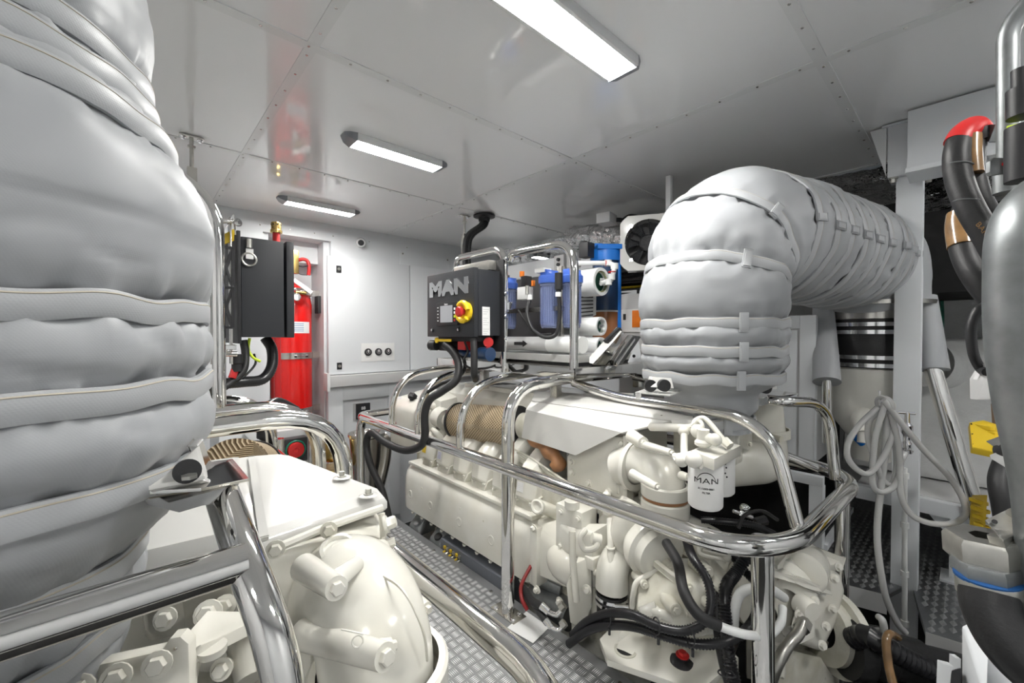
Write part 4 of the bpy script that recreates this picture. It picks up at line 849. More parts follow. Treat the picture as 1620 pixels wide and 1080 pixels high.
# the same support on the starboard engine
bk = thing('duct_support', 'polished steel plates with white rubber-bushed brackets under the starboard duct', 'bracket', (1.66, .66, .95))
ob('top_plate', B().prism([(1.281, 0.777, 1.003), (1.332, 0.677, 0.998), (1.458, 0.698, 0.999), (1.442, 0.821, 1.0)], (0, 0, -.004)).beam((1.289, 0.770, 0.977), (1.290, 0.770, 1.003), .02, .004), 'hood', bk)
ob('top_plate', B().prism([(1.651, 0.549, 0.964), (2.003, 0.472, 0.962), (2.009, 0.534, 0.966), (1.769, 0.577, 0.983)], (0, 0, -.004)).prism([(1.651, 0.549, 0.962), (2.003, 0.472, 0.96), (1.715, 0.517, 0.938), (1.654, 0.546, 0.946)], (.004, .004, 0)), 'steel', bk)
for a in ([(1.328, 0.749, 1.019), (1.344, 0.748, 1.053), (1.374, 0.694, 1.051), (1.371, 0.683, 1.017)], [(1.689, 0.555, 0.995), (1.709, 0.551, 1.027), (1.821, 0.504, 1.029), (1.828, 0.497, 0.991)]):
    ob('bracket', B().prism(a, (.012, .02, 0), .002), 'hood', bk)
for a in ((1.348, 0.704, 1.026), (1.680, 0.550, 1.003), (1.775, 0.518, 0.998), (1.331, 0.746, 1.023)):
    ob('rubber_bush', B().cyl(a, V(a) + V((.012, .014, 0)), .021, seg=22), 'rubber', bk)
# ================================================================ BULKHEAD FITTINGS
FY = YF - .018
for i, (x0, x1, lab) in enumerate(((1.303, 2.112, 'white wall locker whose door has two latches and three dark dials'), (2.120, 3.2, 'plain white wall locker right of the one with dials'))):
    t = thing('wall_locker', lab, 'door', ((x0 + x1) / 2, YF - .03, .84))
    ob('door_panel', B().box((x0, FY - .012, .838), (x1, YF, 1.915), .004), 'wallw', t)
    if i == 0:
        for z in (1.80, .915):
            l = ob('latch', B().box((1.375, FY - .018, z - .032), (1.420, FY - .012, z + .032), .004), 'dark', t)
            ob('latch_knob', B().cyl((1.3975, FY - .018, z), (1.3975, FY - .026, z), .014, seg=18), 'zinc', l)
        pl = ob('dial_plate', B().box((1.60, FY - .015, .945), (1.94, FY - .012, 1.12), .001), 'paper', t)
        for k, x in enumerate((1.668, 1.772, 1.872)):
            d = ob('dial', B().lathe([(0, 0), (.036, 0), (.036, .006), (.030, .010), (0, .010)], (x, FY - .015, 1.035), (0, -1, 0), 28), 'dark', pl)
        bb = B()
        for k, x in enumerate((1.668, 1.772, 1.872)):
            bb.box((x - .004, FY - .027, 1.03), (x + .004, FY - .025, 1.058)).box((x - .022, FY - .0155, .968), (x + .022, FY - .0152, .974)).lathe([(.016, .0102), (.018, .0102)], (x, FY - .015, 1.035), (0, -1, 0), 24)
        bb.box((1.73, FY - .0155, 1.100), (1.81, FY - .0152, 1.106))
        ob('dial_marking', bb, 'whiteink', t)['kind'] = 'stuff'
t = thing('locker_ledge', 'grey ledge below the white locker doors', 'ledge', (2.2, YF - .06, .73))
ob('ledge_board', B().box((1.29, YF - .11, .735), (3.22, YF, .832), .003), 'shade', t)
ob('ledge_bracket', B().prism([(1.262, YF - .12, .70), (1.262, YF - .12, .86), (1.262, YF - .02, .86), (1.262, YF, .70)], (.026, 0, 0), .004), 'trim', t)
t = thing('lower_locker', 'white framed lower locker below the ledge', 'cabinet', (1.62, YF - .05, -.2))
ob('stile', B().box((1.29, YF - .055, -.6), (1.42, YF, .735), .003), 'wallw', t)
ob('stile', B().box((1.87, YF - .055, -.6), (1.98, YF, .735), .003), 'wallw', t)
ob('top_rail', B().box((1.42, YF - .055, .60), (1.87, YF, .735), .003), 'wallw', t)
ob('recessed_panel', B().box((1.42, YF - .02, -.6), (1.87, YF, .60), .002), 'wallw', t)
ob('panel_seam', B().box((1.643, YF - .0215, -.6), (1.647, YF - .02, .40)), 'grey', t)
t = thing('thermostat', 'black square thermostat with a lit digital number on the lower locker', 'thermostat', (1.60, YF - .05, .40))
ob('mount_plate', B().box((1.525, YF - .026, .395), (1.645, YF - .02, .555), .002), 'shade', t)
ob('case', B().box((1.548, YF - .050, .405), (1.68, YF - .026, .550), .004), 'dark', t)
text('lettering', '88', .042, 'whiteink', t, (1.612, YF - .0505, .505), (1, 0, 0), (0, 0, 1), label='white digits')
# camera dome
t = thing('security_camera', 'small round security camera on the wall above the lockers', 'camera', (1.604, 3.870, 2.061))
q = V((1.616, 3.900, 2.079)); ob('housing', B().lathe([(0, 0), (.042, 0), (.046, .02), (.040, .06), (.030, .066), (.028, .060), (0, .060)], q + V((0, .02, 0)), (-.35, -1, -.25), 28), 'trim', t)
ob('lens', B().lathe([(0, .058), (.028, .058), (.024, .064), (.010, .066), (0, .064)], q + V((0, .02, 0)), (-.35, -1, -.25), 24), 'dark', t)
# ---- niche with the red cylinder
t = thing('gas_cylinder', 'tall red fire-suppression cylinder strapped in the bulkhead alcove', 'cylinder', (1.055, YF + .18, ZB + .2))
cyc = (1.055, YF + .19)
cylo = ob('cylinder_body', B().lathe([(0, 0), (.16, 0), (.168, .02), (.168, 2.02), (.155, 2.10), (.115, 2.17), (.05, 2.21), (.03, 2.26), (0, 2.26)], (cyc[0], cyc[1], ZB + .2), (0, 0, 1), 48), 'red', t)
for z, bol in ((1.555, 1), (.99, 1), (.50, 0)):
    s_ = ob('strap', B().lathe([(.169, 0), (.174, 0), (.174, .055), (.169, .055)], (cyc[0], cyc[1], z), (0, 0, 1), 48).box((cyc[0] + .16, cyc[1] - .02, z), (1.29, cyc[1] - .015, z + .055)), 'brush', t)
    q = V((cyc[0] + .03, cyc[1] - .178, z + .028))
    ob('strap_bolt', B().cyl(q + V((-.045, 0, 0)), q + V((.045, 0, 0)), .006, seg=10).cyl(q + V((-.055, 0, 0)), q + V((-.035, 0, 0)), .014, seg=6).cyl(q + V((.035, 0, 0)), q + V((.055, 0, 0)), .014, seg=6), 'chrome', s_)
ob('label_plate', B().strip([(cyc[0] + .1695 * math.sin(a), cyc[1] - .1695 * math.cos(a), 1.215) for a in [k * .1 - .35 for k in range(12)]], [(cyc[0] + .1695 * math.sin(a), cyc[1] - .1695 * math.cos(a), 1.315) for a in [k * .1 - .35 for k in range(12)]]), 'paper', t, label='white printed cylinder label')
bb = B()
for k, z in enumerate((1.295, 1.28, 1.262, 1.247, 1.232)):
    bb.strip([(cyc[0] + .1700 * math.sin(a), cyc[1] - .1700 * math.cos(a), z) for a in [j * .08 - .28 for j in range(9)]], [(cyc[0] + .17 * math.sin(a), cyc[1] - .17 * math.cos(a), z + .006) for a in [j * .08 - .28 for j in range(9)]])
ob('printed_line', bb, mat('label_blue_ink', (.2, .3, .5), .5), t)['kind'] = 'stuff'
ob('gauge', B().lathe([(0, 0), (.032, 0), (.032, .02), (.027, .021), (.026, .017), (0, .017)], (1.039, 3.880, 1.522), (-.1, -1, 0), 24), 'chrome', t)
ob('gauge_face', B().cyl((1.035, 3.865, 1.521), V((1.035, 3.865, 1.521)) + V((0, -.003, 0)), .024), 'paper', t)
ob('release_arm', B().beam((1.015, 3.880, 1.671), (1.161, 3.880, 1.568), .012, .034, .003), 'trim', t)
ob('valve_body', B().box((1.016, 3.900, 1.727), V((1.016, 3.900, 1.727)) + V((.05, .05, .20)), .006), 'brass', t)
ob('valve_port', B().cyl((1.034, 3.880, 1.565), (1.114, 3.880, 1.559), .016), 'brass', t)
ob('actuator_hose', B().tube([(1.08, 4.006, 1.856), (1.127, 3.99, 1.871), (1.162, 3.985, 1.852), (1.17, 3.977, 1.79), (1.165, 3.98, 1.733)], .016), 'redp', t)
ob('trigger_wire', B().tube([(1.057, 3.999, 1.819), (1.112, 3.976, 1.8), (1.16, 3.96, 1.815)], .004).tube([(1.057, 3.998, 1.764), (1.103, 3.982, 1.733), (1.151, 3.966, 1.73)], .003), 'dark', t)
o = ob('niche_lintel', B().box((.80, YF + .20, 1.86), (1.29, YF + .40, 2.05), .004), 'wallw', wf)
o = ob('sounder', B().box((1.262, YF + .12, 1.40), (1.29, YF + .22, 1.56), .006), 'dark'); tag(o, 'small black alarm sounder on the alcove side wall beside the red cylinder', 'alarm')
t = thing('vent_pipe', 'red pipe with a brass nozzle rising behind the black control box', 'pipe', (0.824, 3.600, 1.956))
q = V((0.790, 3.450, 1.952)); ob('pipe', B().cyl(q + V((0, 0, -2.69)), q + V((0, 0, .02)), .024), 'redp', t)
ob('nozzle', B().lathe([(0, 0), (.036, 0), (.040, .004), (.040, .022), (.034, .028), (.034, .075), (.030, .08), (0, .08)], q + V((0, 0, -.005)), (0, 0, 1), 18), 'brass', t)
bb = B()
for k in range(8):
    a = k * PI / 4; bb.cyl(q + V((.033 * math.cos(a), .033 * math.sin(a), .055)), q + V((.0348 * math.cos(a), .0348 * math.sin(a), .055)), .005, seg=8)
ob('nozzle_hole', bb, 'dark', t)['kind'] = 'stuff'
# low items on the port side of the bulkhead
t = thing('pump', 'round brass pump bowl showing beside the steel arch', 'pump', (1.077, 3.200, 0.257)); ob('bowl', B().sph((1.091, 3.200, 0.339), .085, (1, 1, 1.05), 28), 'brass', t)
ob('bowl_flange', B().cyl((1.090, 3.200, 0.216), V((1.090, 3.200, 0.216)) + V((0, 0, -.02)), .1), 'brass', t)
t = thing('sea_strainer', 'brushed steel sea strainer pot behind the end of the guard rail', 'strainer', (1.304, 3.100, 0.136))
q = V((1.316, 3.100, 0.425)); ob('pot', B().lathe([(0, -.42), (.10, -.42), (.10, -.25), (.11, -.2), (.125, 0), (.135, .01), (.135, .03), (.10, .035), (.095, .022), (0, .022)], q, (0, 0, 1), 36), 'brush', t)
ob('outlet', B().cyl((1.343, 3.050, 0.357), (1.456, 3.050, 0.411), .045).tube([(1.456, 3.050, 0.411), (1.434, 3.050, 0.218), (1.371, 3.050, -0.013)], .045), 'brush', t)
for q2 in ((1.193, 3.000, 0.463), (1.379, 3.050, 0.433)): ob('wing_nut', B().sph(q2, .014).cyl(q2, V(q2) + V((0, 0, -.04)), .006), 'chrome', t)
t = thing('battery_switch', 'red rotary battery switch low on the bulkhead behind the hood', 'switch', (0.776, 3.000, 0.406))
ob('switch_box', B().box((.70, 2.98, .36), (.86, 3.06, .52), .01), 'dark', t)
ob('knob', B().lathe([(0, 0), (.052, 0), (.048, .02), (.016, .022), (.014, .018), (0, .018)], (.785, 2.98, .445), (0, -1, 0), 30), 'redp', t)
ob('knob_ring', B().torus((.785, 2.978, .445), (0, 1, 0), .058, .006, 30, 6), 'green', t)
t = thing('battery_switch', 'second battery switch, mostly hidden left of the red one', 'switch', (.62, 3.0, .36))
ob('switch_box', B().box((.56, 2.98, .36), (.67, 3.06, .50), .01), 'dark', t); ob('mount_post', B().box((.58, 3.0, ZB), (.65, 3.05, .37), .004), 'grey', t); ob('knob_ring', B().torus((.615, 2.978, .43), (0, 1, 0), .042, .006, 24, 6), 'green', t)
o = ob('cabinet', B().box((.36, 2.9, -.3), (.52, 3.3, .76), .01), 'wallw'); tag(o, 'white panel housing behind the port air filter', 'cabinet')
o = ob('cabinet', B().box((.70, 3.08, -.2), (1.0, 3.5, .56), .01), 'shade'); tag(o, 'pale box carrying the red battery switch', 'cabinet')
for i, (x, lab) in enumerate(((.60, 'steel stanchion behind the near hood, left of the battery switch'), (.84, 'steel stanchion between the battery switch and the brass bowl'), (.905, 'rearmost steel stanchion next to the brass bowl'))):
    o = ob('stanchion', B().cyl((x, 2.6 + .2 * i, -.1), (x, 2.6 + .2 * i, .62 + .02 * i), .026), 'steel'); tag(o, lab, 'post', 'steel stanchions by the battery switch')
hose('corrugated_hose', [(0.534, 2.48, 0.832), (0.52, 2.559, 0.739), (0.523, 2.621, 0.606), (0.556, 2.72, 0.362)], .03, 'corr', 'black corrugated hose hanging behind the near engine', 'hose', corr=.1, pitch=.012)

# ================================================================ CONTROL BOXES
# starboard box with the maker's name
C1 = thing('control_box', 'black engine control box with silver lettering and yellow emergency stop', 'control box', (1.36, 1.9, 1.19))
cp = lambda n, b, m='black', p=None, **k: ob(n, b, m, p or C1, **k)
cp('enclosure', B().box((1.302, 1.685, 1.196), (1.445, 2.125, 1.536), .004))
dr = cp('door_panel', B().box((1.270, 1.680, 1.190), (1.298, 2.130, 1.541), .005))
text('lettering', 'MAN', .105, 'chrome', C1, (1.2685, 1.912, 1.452), (0, -1, 0), (0, 0, 1), .0022, .007, sx=1.62, label='raised silver block lettering')
dsp = cp('display_unit', B().box((1.254, 1.806, 1.250), (1.270, 2.012, 1.378), .008), 'dark')
cp('screen', B().box((1.2525, 1.848, 1.268), (1.2545, 1.965, 1.358)), 'screen', dsp)
text('lettering', 'Status', .014, 'whiteink', dsp, (1.2538, 1.91, 1.3655), (0, -1, 0), (0, 0, 1), .0003)
bb = B()
for k in range(5):
    bb.box((1.2533, 1.985, 1.275 + .018 * k), (1.254, 1.996, 1.281 + .018 * k)); 
cp('key_mark', bb, 'whiteink', dsp)['kind'] = 'stuff'
for k, mm in enumerate(('redp', 'lime', 'whiteink', 'whiteink')): cp('key', B().box((1.253, 1.822, 1.272 + .02 * k), (1.2545, 1.836, 1.284 + .02 * k), .0004), mm, dsp)
es = cp('stop_guard', B().tube([(1.245 - .0, 1.745 + .047 * math.cos(a), 1.318 + .047 * math.sin(a)) for a in [.75 + k * .2 for k in range(12)]], .013, seg=10, smooth=False).tube([(1.245, 1.745 + .047 * math.cos(a), 1.318 + .047 * math.sin(a)) for a in [.75 + PI + k * .2 for k in range(12)]], .013, seg=10, smooth=False).lathe([(0, 0), (.052, 0), (.052, .016), (.046, .018), (0, .018)], (1.270, 1.745, 1.318), (-1, 0, 0), 32), 'yellow', label='yellow guard of the stop button')
cp('stop_button', B().lathe([(0, 0), (.016, 0), (.016, .02), (.027, .024), (.027, .034), (.022, .04), (0, .042)], (1.255, 1.745, 1.318), (-1, 0, 0), 28), 'redp', es, label='red mushroom button')
for y in (2.075, 1.815):
    k_ = cp('key_lock', B().lathe([(0, 0), (.013, 0), (.012, .006), (0, .006)], (1.270, y, 1.228), (-1, 0, 0), 20), 'dark'); cp('lock_core', B().lathe([(0, 0), (.007, 0), (0, .003)], (1.2635, y, 1.228), (-1, 0, 0), 14), 'chrome', k_)
dp = cp('data_sheet', B().box((1.325, 1.6835, 1.198), (1.375, 1.6848, 1.345)), 'paper', label='white printed data sheet'); bb = B()
dp.data.transform(Matrix.Translation((0, 0, 0)))
for k in range(12):
    if k not in (3, 8): bb.box((1.330, 1.683, 1.206 + .0112 * k), (1.330 + .025 + .015 * ((k * 7) % 3) / 2, 1.6834, 1.209 + .0112 * k))
cp('printed_line', bb, 'shade', dp)['kind'] = 'stuff'
cp('base_gland', B().box((1.31, 1.72, 1.165), (1.43, 2.08, 1.196), .006), 'dark')
cp('yellow_tag', B().box((1.278, 1.90, 1.163), (1.283, 2.045, 1.178)).cyl((1.276, 2.045, 1.170), (1.285, 2.045, 1.170), .016), 'yellow', label='yellow cable tag')
cp('relay', B().box((1.30, 1.80, 1.12), (1.36, 1.87, 1.165), .006), 'redp', label='red plug connector')
cp('relay', B().lathe([(0, 0), (.026, 0), (.026, .02), (0, .02)], (1.386, 1.713, 1.162), (-.5, -.8, 0), 24), 'redp', label='round red connector')
cp('connector', B().box((1.30, 1.95, 1.11), (1.37, 2.06, 1.165), .01).cyl((1.30, 2.075, 1.14), (1.29, 2.125, 1.14), .03), 'dark')
cp('back_plate', B().box((1.448, 1.66, 1.11), (1.458, 2.14, 1.60), .003), 'dark')
cp('mount_bracket', B().box((1.40, 1.72, 1.545), (1.455, 2.05, 1.60), .01), 'zinc')
for z in (1.18, 1.30, 1.42, 1.60): cp('bolt', B().bolt((1.458, 1.652, z), (0, -1, 0), .009, .01), 'chrome')
cp('junction_pipe', B().cyl((1.36, 1.98, 1.10), (1.36, 1.72, 1.10), .028).cyl((1.36, 1.74, 1.10), (1.36, 1.66, 1.10), .036), 'navy')
hose('cable_bundle', [(1.282, 1.969, 1.146), (1.293, 1.905, 1.109), (1.292, 1.85, 1.046), (1.261, 1.823, 0.965), (1.206, 1.871, 0.905), (1.156, 1.916, 0.859), (1.135, 1.933, 0.782), (1.134, 1.931, 0.666), (1.124, 1.966, 0.607), (1.102, 2.093, 0.565), (1.088, 2.296, 0.57), (1.079, 2.467, 0.601), (1.072, 2.526, 0.529), (1.071, 2.47, 0.404), (1.095, 2.364, 0.271), (1.109, 2.28, 0.085)], .021, 'rubber', 'thick black cable bundle snaking from the starboard control box down under the guard rail', 'cable')
hose('cable_bundle', [(1.327, 1.955, 1.135), (1.345, 1.883, 1.077), (1.328, 1.843, 1.017), (1.284, 1.856, 0.968), (1.239, 1.923, 0.939), (1.188, 1.995, 0.888)], .010, 'rubber', 'thin black cable looping beneath the starboard control box', 'cable')
hose('cable', [(1.293, 1.716, 1.179), (1.283, 1.697, 1.102), (1.282, 1.696, 1.006), (1.335, 1.755, 0.965)], .018, 'rubber', 'short black cable dropping straight from the starboard control box to the shelf', 'cable')
hose('cable', [(1.295, 1.796, 1.165), (1.306, 1.784, 1.112), (1.289, 1.799, 1.059), (1.348, 1.812, 1.021), (1.442, 1.794, 1.018), (1.489, 1.752, 1.045), (1.475, 1.698, 1.114)], .006, 'rubber', 'thin black loop of wire between the control box and shelf', 'cable')
# port control box
C2 = thing('control_box', 'plain black control box seen side-on in front of the red cylinder', 'control box', (.38, 1.9, 1.19))
ob('enclosure', B().box((.283, 1.72, 1.192), (.418, 2.14, 1.545), .003), 'black', C2)
ob('door_panel', B().box((.426, 1.715, 1.190), (.452, 2.145, 1.548), .005), 'black', C2)
ob('back_plate', B().box((.268, 1.70, 1.17), (.279, 2.16, 1.56), .002), 'dark', C2)
ob('key_tag', B().box(V((0.297, 1.716, 1.503)) , V((0.319, 1.712, 1.468)), .0005), 'paper', C2, label='cream tag')
ob('key_ring', B().torus((0.306, 1.714, 1.466), (0, 1, .0), .022, .004, 28, 8).cyl((0.306, 1.712, 1.506), (0.306, 1.712, 1.537), .010), 'zinc', C2, label='grey oval pull ring')
FR = thing('mounting_frame', 'steel and black lattice frame that carries the port control box', 'frame', (.2, 1.7, .95))
ob('flat_bar', B().box((.247, 1.69, 1.10), (.252, 1.73, 1.60), .001), 'brush', FR)
ob('flat_bar', B().box((.195, 1.74, 1.10), (.20, 1.78, 1.58), .001), 'steel', FR)
LAT = [(0.218, 1.7, 1.492), (0.255, 1.694, 1.496), (0.217, 1.699, 1.358), (0.253, 1.692, 1.361), (0.215, 1.697, 1.225), (0.252, 1.691, 1.225)]
for a, c in ((0, 1), (0, 3), (1, 2), (2, 3), (2, 5), (3, 4), (4, 5), (0, 4), (1, 5)):
    ob('lattice_bar', B().beam(LAT[a], LAT[c], .014, .008, .001), 'dark', FR)
ob('top_bracket', B().beam((0.220, 1.699, 1.528), (0.258, 1.694, 1.608), .012, .004).beam((0.258, 1.694, 1.608), (0.262, 1.689, 1.539), .012, .004).cyl((0.224, 1.670, 1.576), (0.272, 1.681, 1.586), .007).bolt((0.265, 1.660, 1.577), (.4, -.9, 0), .009, .01), 'steel', FR)
ob('lower_clamp', B().box(V((0.215, 1.696, 1.153)), V((0.253, 1.634, 1.166)), .002).cyl((0.211, 1.672, 1.137), (0.261, 1.681, 1.135), .009).cyl((0.216, 1.641, 1.152), (0.227, 1.644, 1.151), .012, seg=6), 'steel', FR)
ob('warning_label', B().prism([(0.228, 1.705, 1.505), (0.258, 1.705, 1.524), (0.259, 1.705, 1.563), (0.228, 1.706, 1.537)], (.004, .004, 0)), 'yellow2', FR, label='yellow warning label')
hose('conduit', [(0.381, 1.843, 1.187), (0.399, 1.826, 1.145), (0.393, 1.802, 1.078), (0.357, 1.781, 1.034), (0.293, 1.758, 1.031), (0.224, 1.739, 1.029), (0.186, 1.719, 1.008)], .020, 'corr', 'thick black conduit curving down under the port control box', 'conduit', corr=.1, pitch=.008)
hose('cable_bundle', [(0.294, 1.76, 1.181), (0.299, 1.754, 1.131), (0.289, 1.735, 1.076), (0.249, 1.717, 1.036), (0.21, 1.697, 1.013)], .013, 'rubber', 'black cable bundle left of the thick conduit under the port box', 'cable')
hose('cable', [(0.335, 1.802, 1.128), (0.334, 1.776, 1.094), (0.301, 1.75, 1.058), (0.264, 1.73, 1.036)], .004, 'rubber', 'thin black wire under the port box', 'cable')
hose('cable', [(0.315, 1.768, 1.188), (0.311, 1.77, 1.148), (0.323, 1.759, 1.119), (0.346, 1.752, 1.102)], .005, 'lime', 'yellow and white plug lead under the port control box', 'cable')
t = thing('plug', 'black and red heavy power plug under the port control box', 'plug', (0.253, 1.686, 1.059))
ob('plug_body', B().lathe([(0, 0), (.020, 0), (.020, .03), (.015, .035), (.015, .06), (0, .06)], (0.266, 1.717, 1.133), (0, 0, -1), 18), 'dark', t)
ob('sleeve', B().cyl((0.262, 1.719, 1.081), (0.252, 1.714, 1.051), .012), 'redp', t, label='red sleeve')
hose('corrugated_hose', [(0.248, 1.931, 0.932), (0.34, 1.982, 0.89), (0.421, 2.044, 0.885), (0.487, 2.119, 0.894), (0.579, 2.169, 0.835)], .022, 'corr', 'black corrugated hose lying behind the port steel arch', 'hose', corr=.1, pitch=.009)

# ================================================================ SHELF AND WATERMAKER
SH = thing('equipment_shelf', 'polished steel shelf frame above the starboard engine', 'shelf', (1.95, 1.75, .95))
sp = lambda n, b, m='steel', p=None, **k: ob(n, b, m, p or SH, **k)
sp('edge_beam', B().box((1.478, 1.20, 1.0), (1.488, 2.36, 1.048), .001))
sp('edge_beam', B().box((1.478, 1.198, 1.0), (2.40, 1.208, 1.048), .001))
sp('edge_beam', B().box((2.39, 1.20, 1.0), (2.40, 2.36, 1.048), .001))
sp('edge_beam', B().box((1.478, 2.35, 1.0), (2.40, 2.36, 1.048), .001))
sp('shelf_plate', B().box((1.52, 1.22, 1.040), (2.36, 1.68, 1.046)).box((1.52, 1.72, 1.040), (2.36, 2.34, 1.046)), 'brush')
sp('cross_bar', B().box((1.50, 1.68, 1.0), (2.38, 1.72, 1.03)).box((1.50, 1.95, 1.0), (2.38, 1.98, 1.02)))
for p in ((1.55, 1.38), (1.55, 1.95), (2.3, 1.38), (2.3, 2.2)): sp('leg', B().box((p[0] - .02, p[1] - .02, .88), (p[0] + .02, p[1] + .02, 1.0), .002), 'brush')
tubeob('guard_hoop', [(1.475, 1.683, 1.0), (1.475, 1.683, 1.668), (1.475, 2.12, 1.668), (1.475, 2.16, 1.50)], .019, 'steel', SH, [.10, .05])
tubeob('guard_hoop', [(1.495, 1.222, 1.04), (1.495, 1.222, 1.63), (1.495, 1.64, 1.63), (1.495, 1.66, 1.60)], .0205, 'steel', SH, [.14, .05])
sp('clamp', B().cyl((1.475, 1.683, 1.325), (1.475, 1.683, 1.385), .026).box((1.48, 1.64, 1.335), (1.50, 1.69, 1.375), .003), 'chrome')
W = thing('watermaker', 'watermaker with blue filter housings and white membrane tubes on the steel shelf', 'watermaker', (1.9, 1.7, 1.048))
wp = lambda n, b, m='pvc', p=None, **k: ob(n, b, m, p or W, **k)
wp('base_tray', B().box((1.60, 1.30, 1.062), (2.15, 2.10, 1.100), .004), 'grey')
for y in (1.30, 2.0): wp('tray_foot', B().box((1.62, y, 1.046), (2.1, y + .06, 1.062)), 'dark')
wp('back_panel', B().box((1.86, 1.62, 1.13), (1.88, 2.15, 1.56)), 'dark')
wp('frame_bar', B().box((1.62, 1.42, 1.325), (1.66, 2.1, 1.35), .002), 'brush')
wp('frame_bar', B().box((1.84, 2.08, 1.13), (1.87, 2.11, 1.6), .002).box((1.84, 1.60, 1.13), (1.87, 1.63, 1.6), .002), 'brush')
for x, z, r, lab in ((1.955, 1.50, .078, 'largest white membrane tube, at the top'), (1.955, 1.249, .052, 'middle membrane tube'), (1.955, 1.137, .050, 'lowest membrane tube')):
    o = wp('membrane_tube', B().lathe([(r * .75, .03), (r * .78, 0), (r, 0), (r * 1.02, .005), (r * 1.02, .16), (r * .93, .17), (r * .93, .60), (0, .60)], (x, 1.40, z), (0, 1, 0), 36), 'pvc', label=lab)
    wp('end_plug', B().cyl((x, 1.43, z), (x, 1.45, z), r * .77), 'green2', o)
    wp('end_fitting', B().cyl((x, 1.40, z), (x, 1.44, z), r * .28, seg=6).cyl((x, 1.385, z), (x, 1.43, z), r * .14), 'chrome', o)
    if z > 1.3: wp('retaining_ring', B().torus((x, 1.41, z), (0, 1, 0), r * .74, .006, 30, 6), mat('olive_ring', (.25, .26, .14), .5), o)
wp('pressure_tube', B().cyl((1.66, 1.34, 1.150), (1.66, 2.08, 1.150), .040), 'shade', label='grey pressure tube with a black arrow')
wp('pressure_tube', B().cyl((1.66, 1.30, 1.150), (1.66, 1.52, 1.150), .043), 'pvc')
wp('arrow_mark', B().prism([(1.622, 1.76, 1.160), (1.622, 1.76, 1.143), (1.622, 1.69, 1.143), (1.622, 1.69, 1.134), (1.622, 1.655, 1.1515), (1.622, 1.69, 1.169), (1.622, 1.69, 1.160)], (-.006, 0, 0)), 'ink')
for i, (x, y, mm) in enumerate(((1.63, 1.50, 'bluec'), (1.70, 1.405, 'bluec'), (1.66, 1.86, 'bluec'))):
    hb_ = wp('filter_housing', B().lathe([(0, 0), (.040, 0), (.046, .012), (.047, .215), (.052, .22), (.052, .235), (0, .235)], (x, y, 1.235), (0, 0, 1), 36), mm, label='clear blue water filter bowl')
    wp('filter_cap', B().lathe([(0, 0), (.056, 0), (.058, .006), (.058, .035), (.048, .045), (.045, .06), (0, .06)], (x, y, 1.47), (0, 0, 1), 36).box((x - .05, y - .02, 1.505), (x + .05, y + .02, 1.54), .004), 'bluecap', hb_)
    wp('cartridge', B().cyl((x, y, 1.25), (x, y, 1.465), .033), mat('pleated_filter', (.62, .66, .80), .5), hb_)
    bb = B()
    for k in range(24):
        a = k * PI / 12; bb.cyl((x + .0475 * math.cos(a), y + .0475 * math.sin(a), 1.26), (x + .0475 * math.cos(a), y + .0475 * math.sin(a), 1.45), .0016, seg=4)
    wp('rib', bb, mm, hb_)['kind'] = 'stuff'
    if i == 0: wp('cap_label', B().box((x - .06, y - .015, 1.525), (x + .0, y + .05, 1.548), .002), 'paper', hb_)
wp('valve_block', B().box((1.62, 1.66, 1.40), (1.67, 1.74, 1.47), .005), 'paper', label='white valve block')
wp('valve_knob', B().cyl((1.64, 1.72, 1.53), (1.64, 1.72, 1.56), .014).cyl((1.64, 1.63, 1.47), (1.64, 1.63, 1.50), .011), 'orange', label='orange knobs')
wp('valve_stem', B().box((1.62, 1.67, 1.47), (1.67, 1.71, 1.53), .004), 'dark')
wp('hose_coupling', B().cyl((1.575, 1.386, 1.508), (1.574, 1.385, 1.426), .020).cyl((1.574, 1.385, 1.426), (1.574, 1.385, 1.388), .013), 'dark')
wp('hose_nut', B().cyl((1.564, 1.380, 1.412), (1.564, 1.380, 1.390), .014, seg=8).cyl((1.551, 1.568, 1.412), (1.551, 1.567, 1.385), .013, seg=8), 'paper')
wp('hose_nut', B().cyl((1.542, 1.577, 1.459), (1.541, 1.577, 1.412), .010), 'zinc')
wp('water_hose', B().tube([(1.551, 1.567, 1.385), (1.512, 1.547, 1.313), (1.503, 1.5, 1.231), (1.52, 1.429, 1.189), (1.548, 1.378, 1.205), (1.56, 1.368, 1.292), (1.559, 1.371, 1.386)], .010), 'rubber', label='black looping hose')
wp('water_hose', B().tube([(1.534, 1.636, 1.334), (1.542, 1.573, 1.249), (1.55, 1.51, 1.205), (1.574, 1.435, 1.205)], .005), 'rubber')
wp('white_pipe', B().tube(fillet([(1.914, 1.581, 1.622), (2.045, 1.421, 1.617), (2.04, 1.37, 1.595), (2.006, 1.372, 1.506), (1.936, 1.395, 1.488)], .02), .014, smooth=False), 'pvc')
for q in [(2.045, 1.421, 1.617), (2.038, 1.373, 1.592), (2.007, 1.373, 1.528), (1.98, 1.376, 1.497)]: wp('pipe_fitting', B().cyl(V(q) - V((0, 0, .016)), V(q) + V((0, 0, .016)), .022, seg=16), 'pvc')
wp('pipe_seal', B().torus((2.034, 1.431, 1.617), (1, -1, 0), .018, .003, 18, 5).torus((2.018, 1.376, 1.558), (0, 0, 1), .020, .003, 18, 5), 'redp')
wp('control_panel', B().box((2.02, 1.66, 1.20), (2.03, 1.78, 1.46)), 'paper', label='white instruction sheet')
wp('data_sheet', B().prism([(1.915, 1.535, 1.433), (2.074, 1.526, 1.443), (2.072, 1.525, 1.321), (1.914, 1.533, 1.272)], (.005, .005, 0)), 'paper', label='white printed operating sheet'); bb = B()
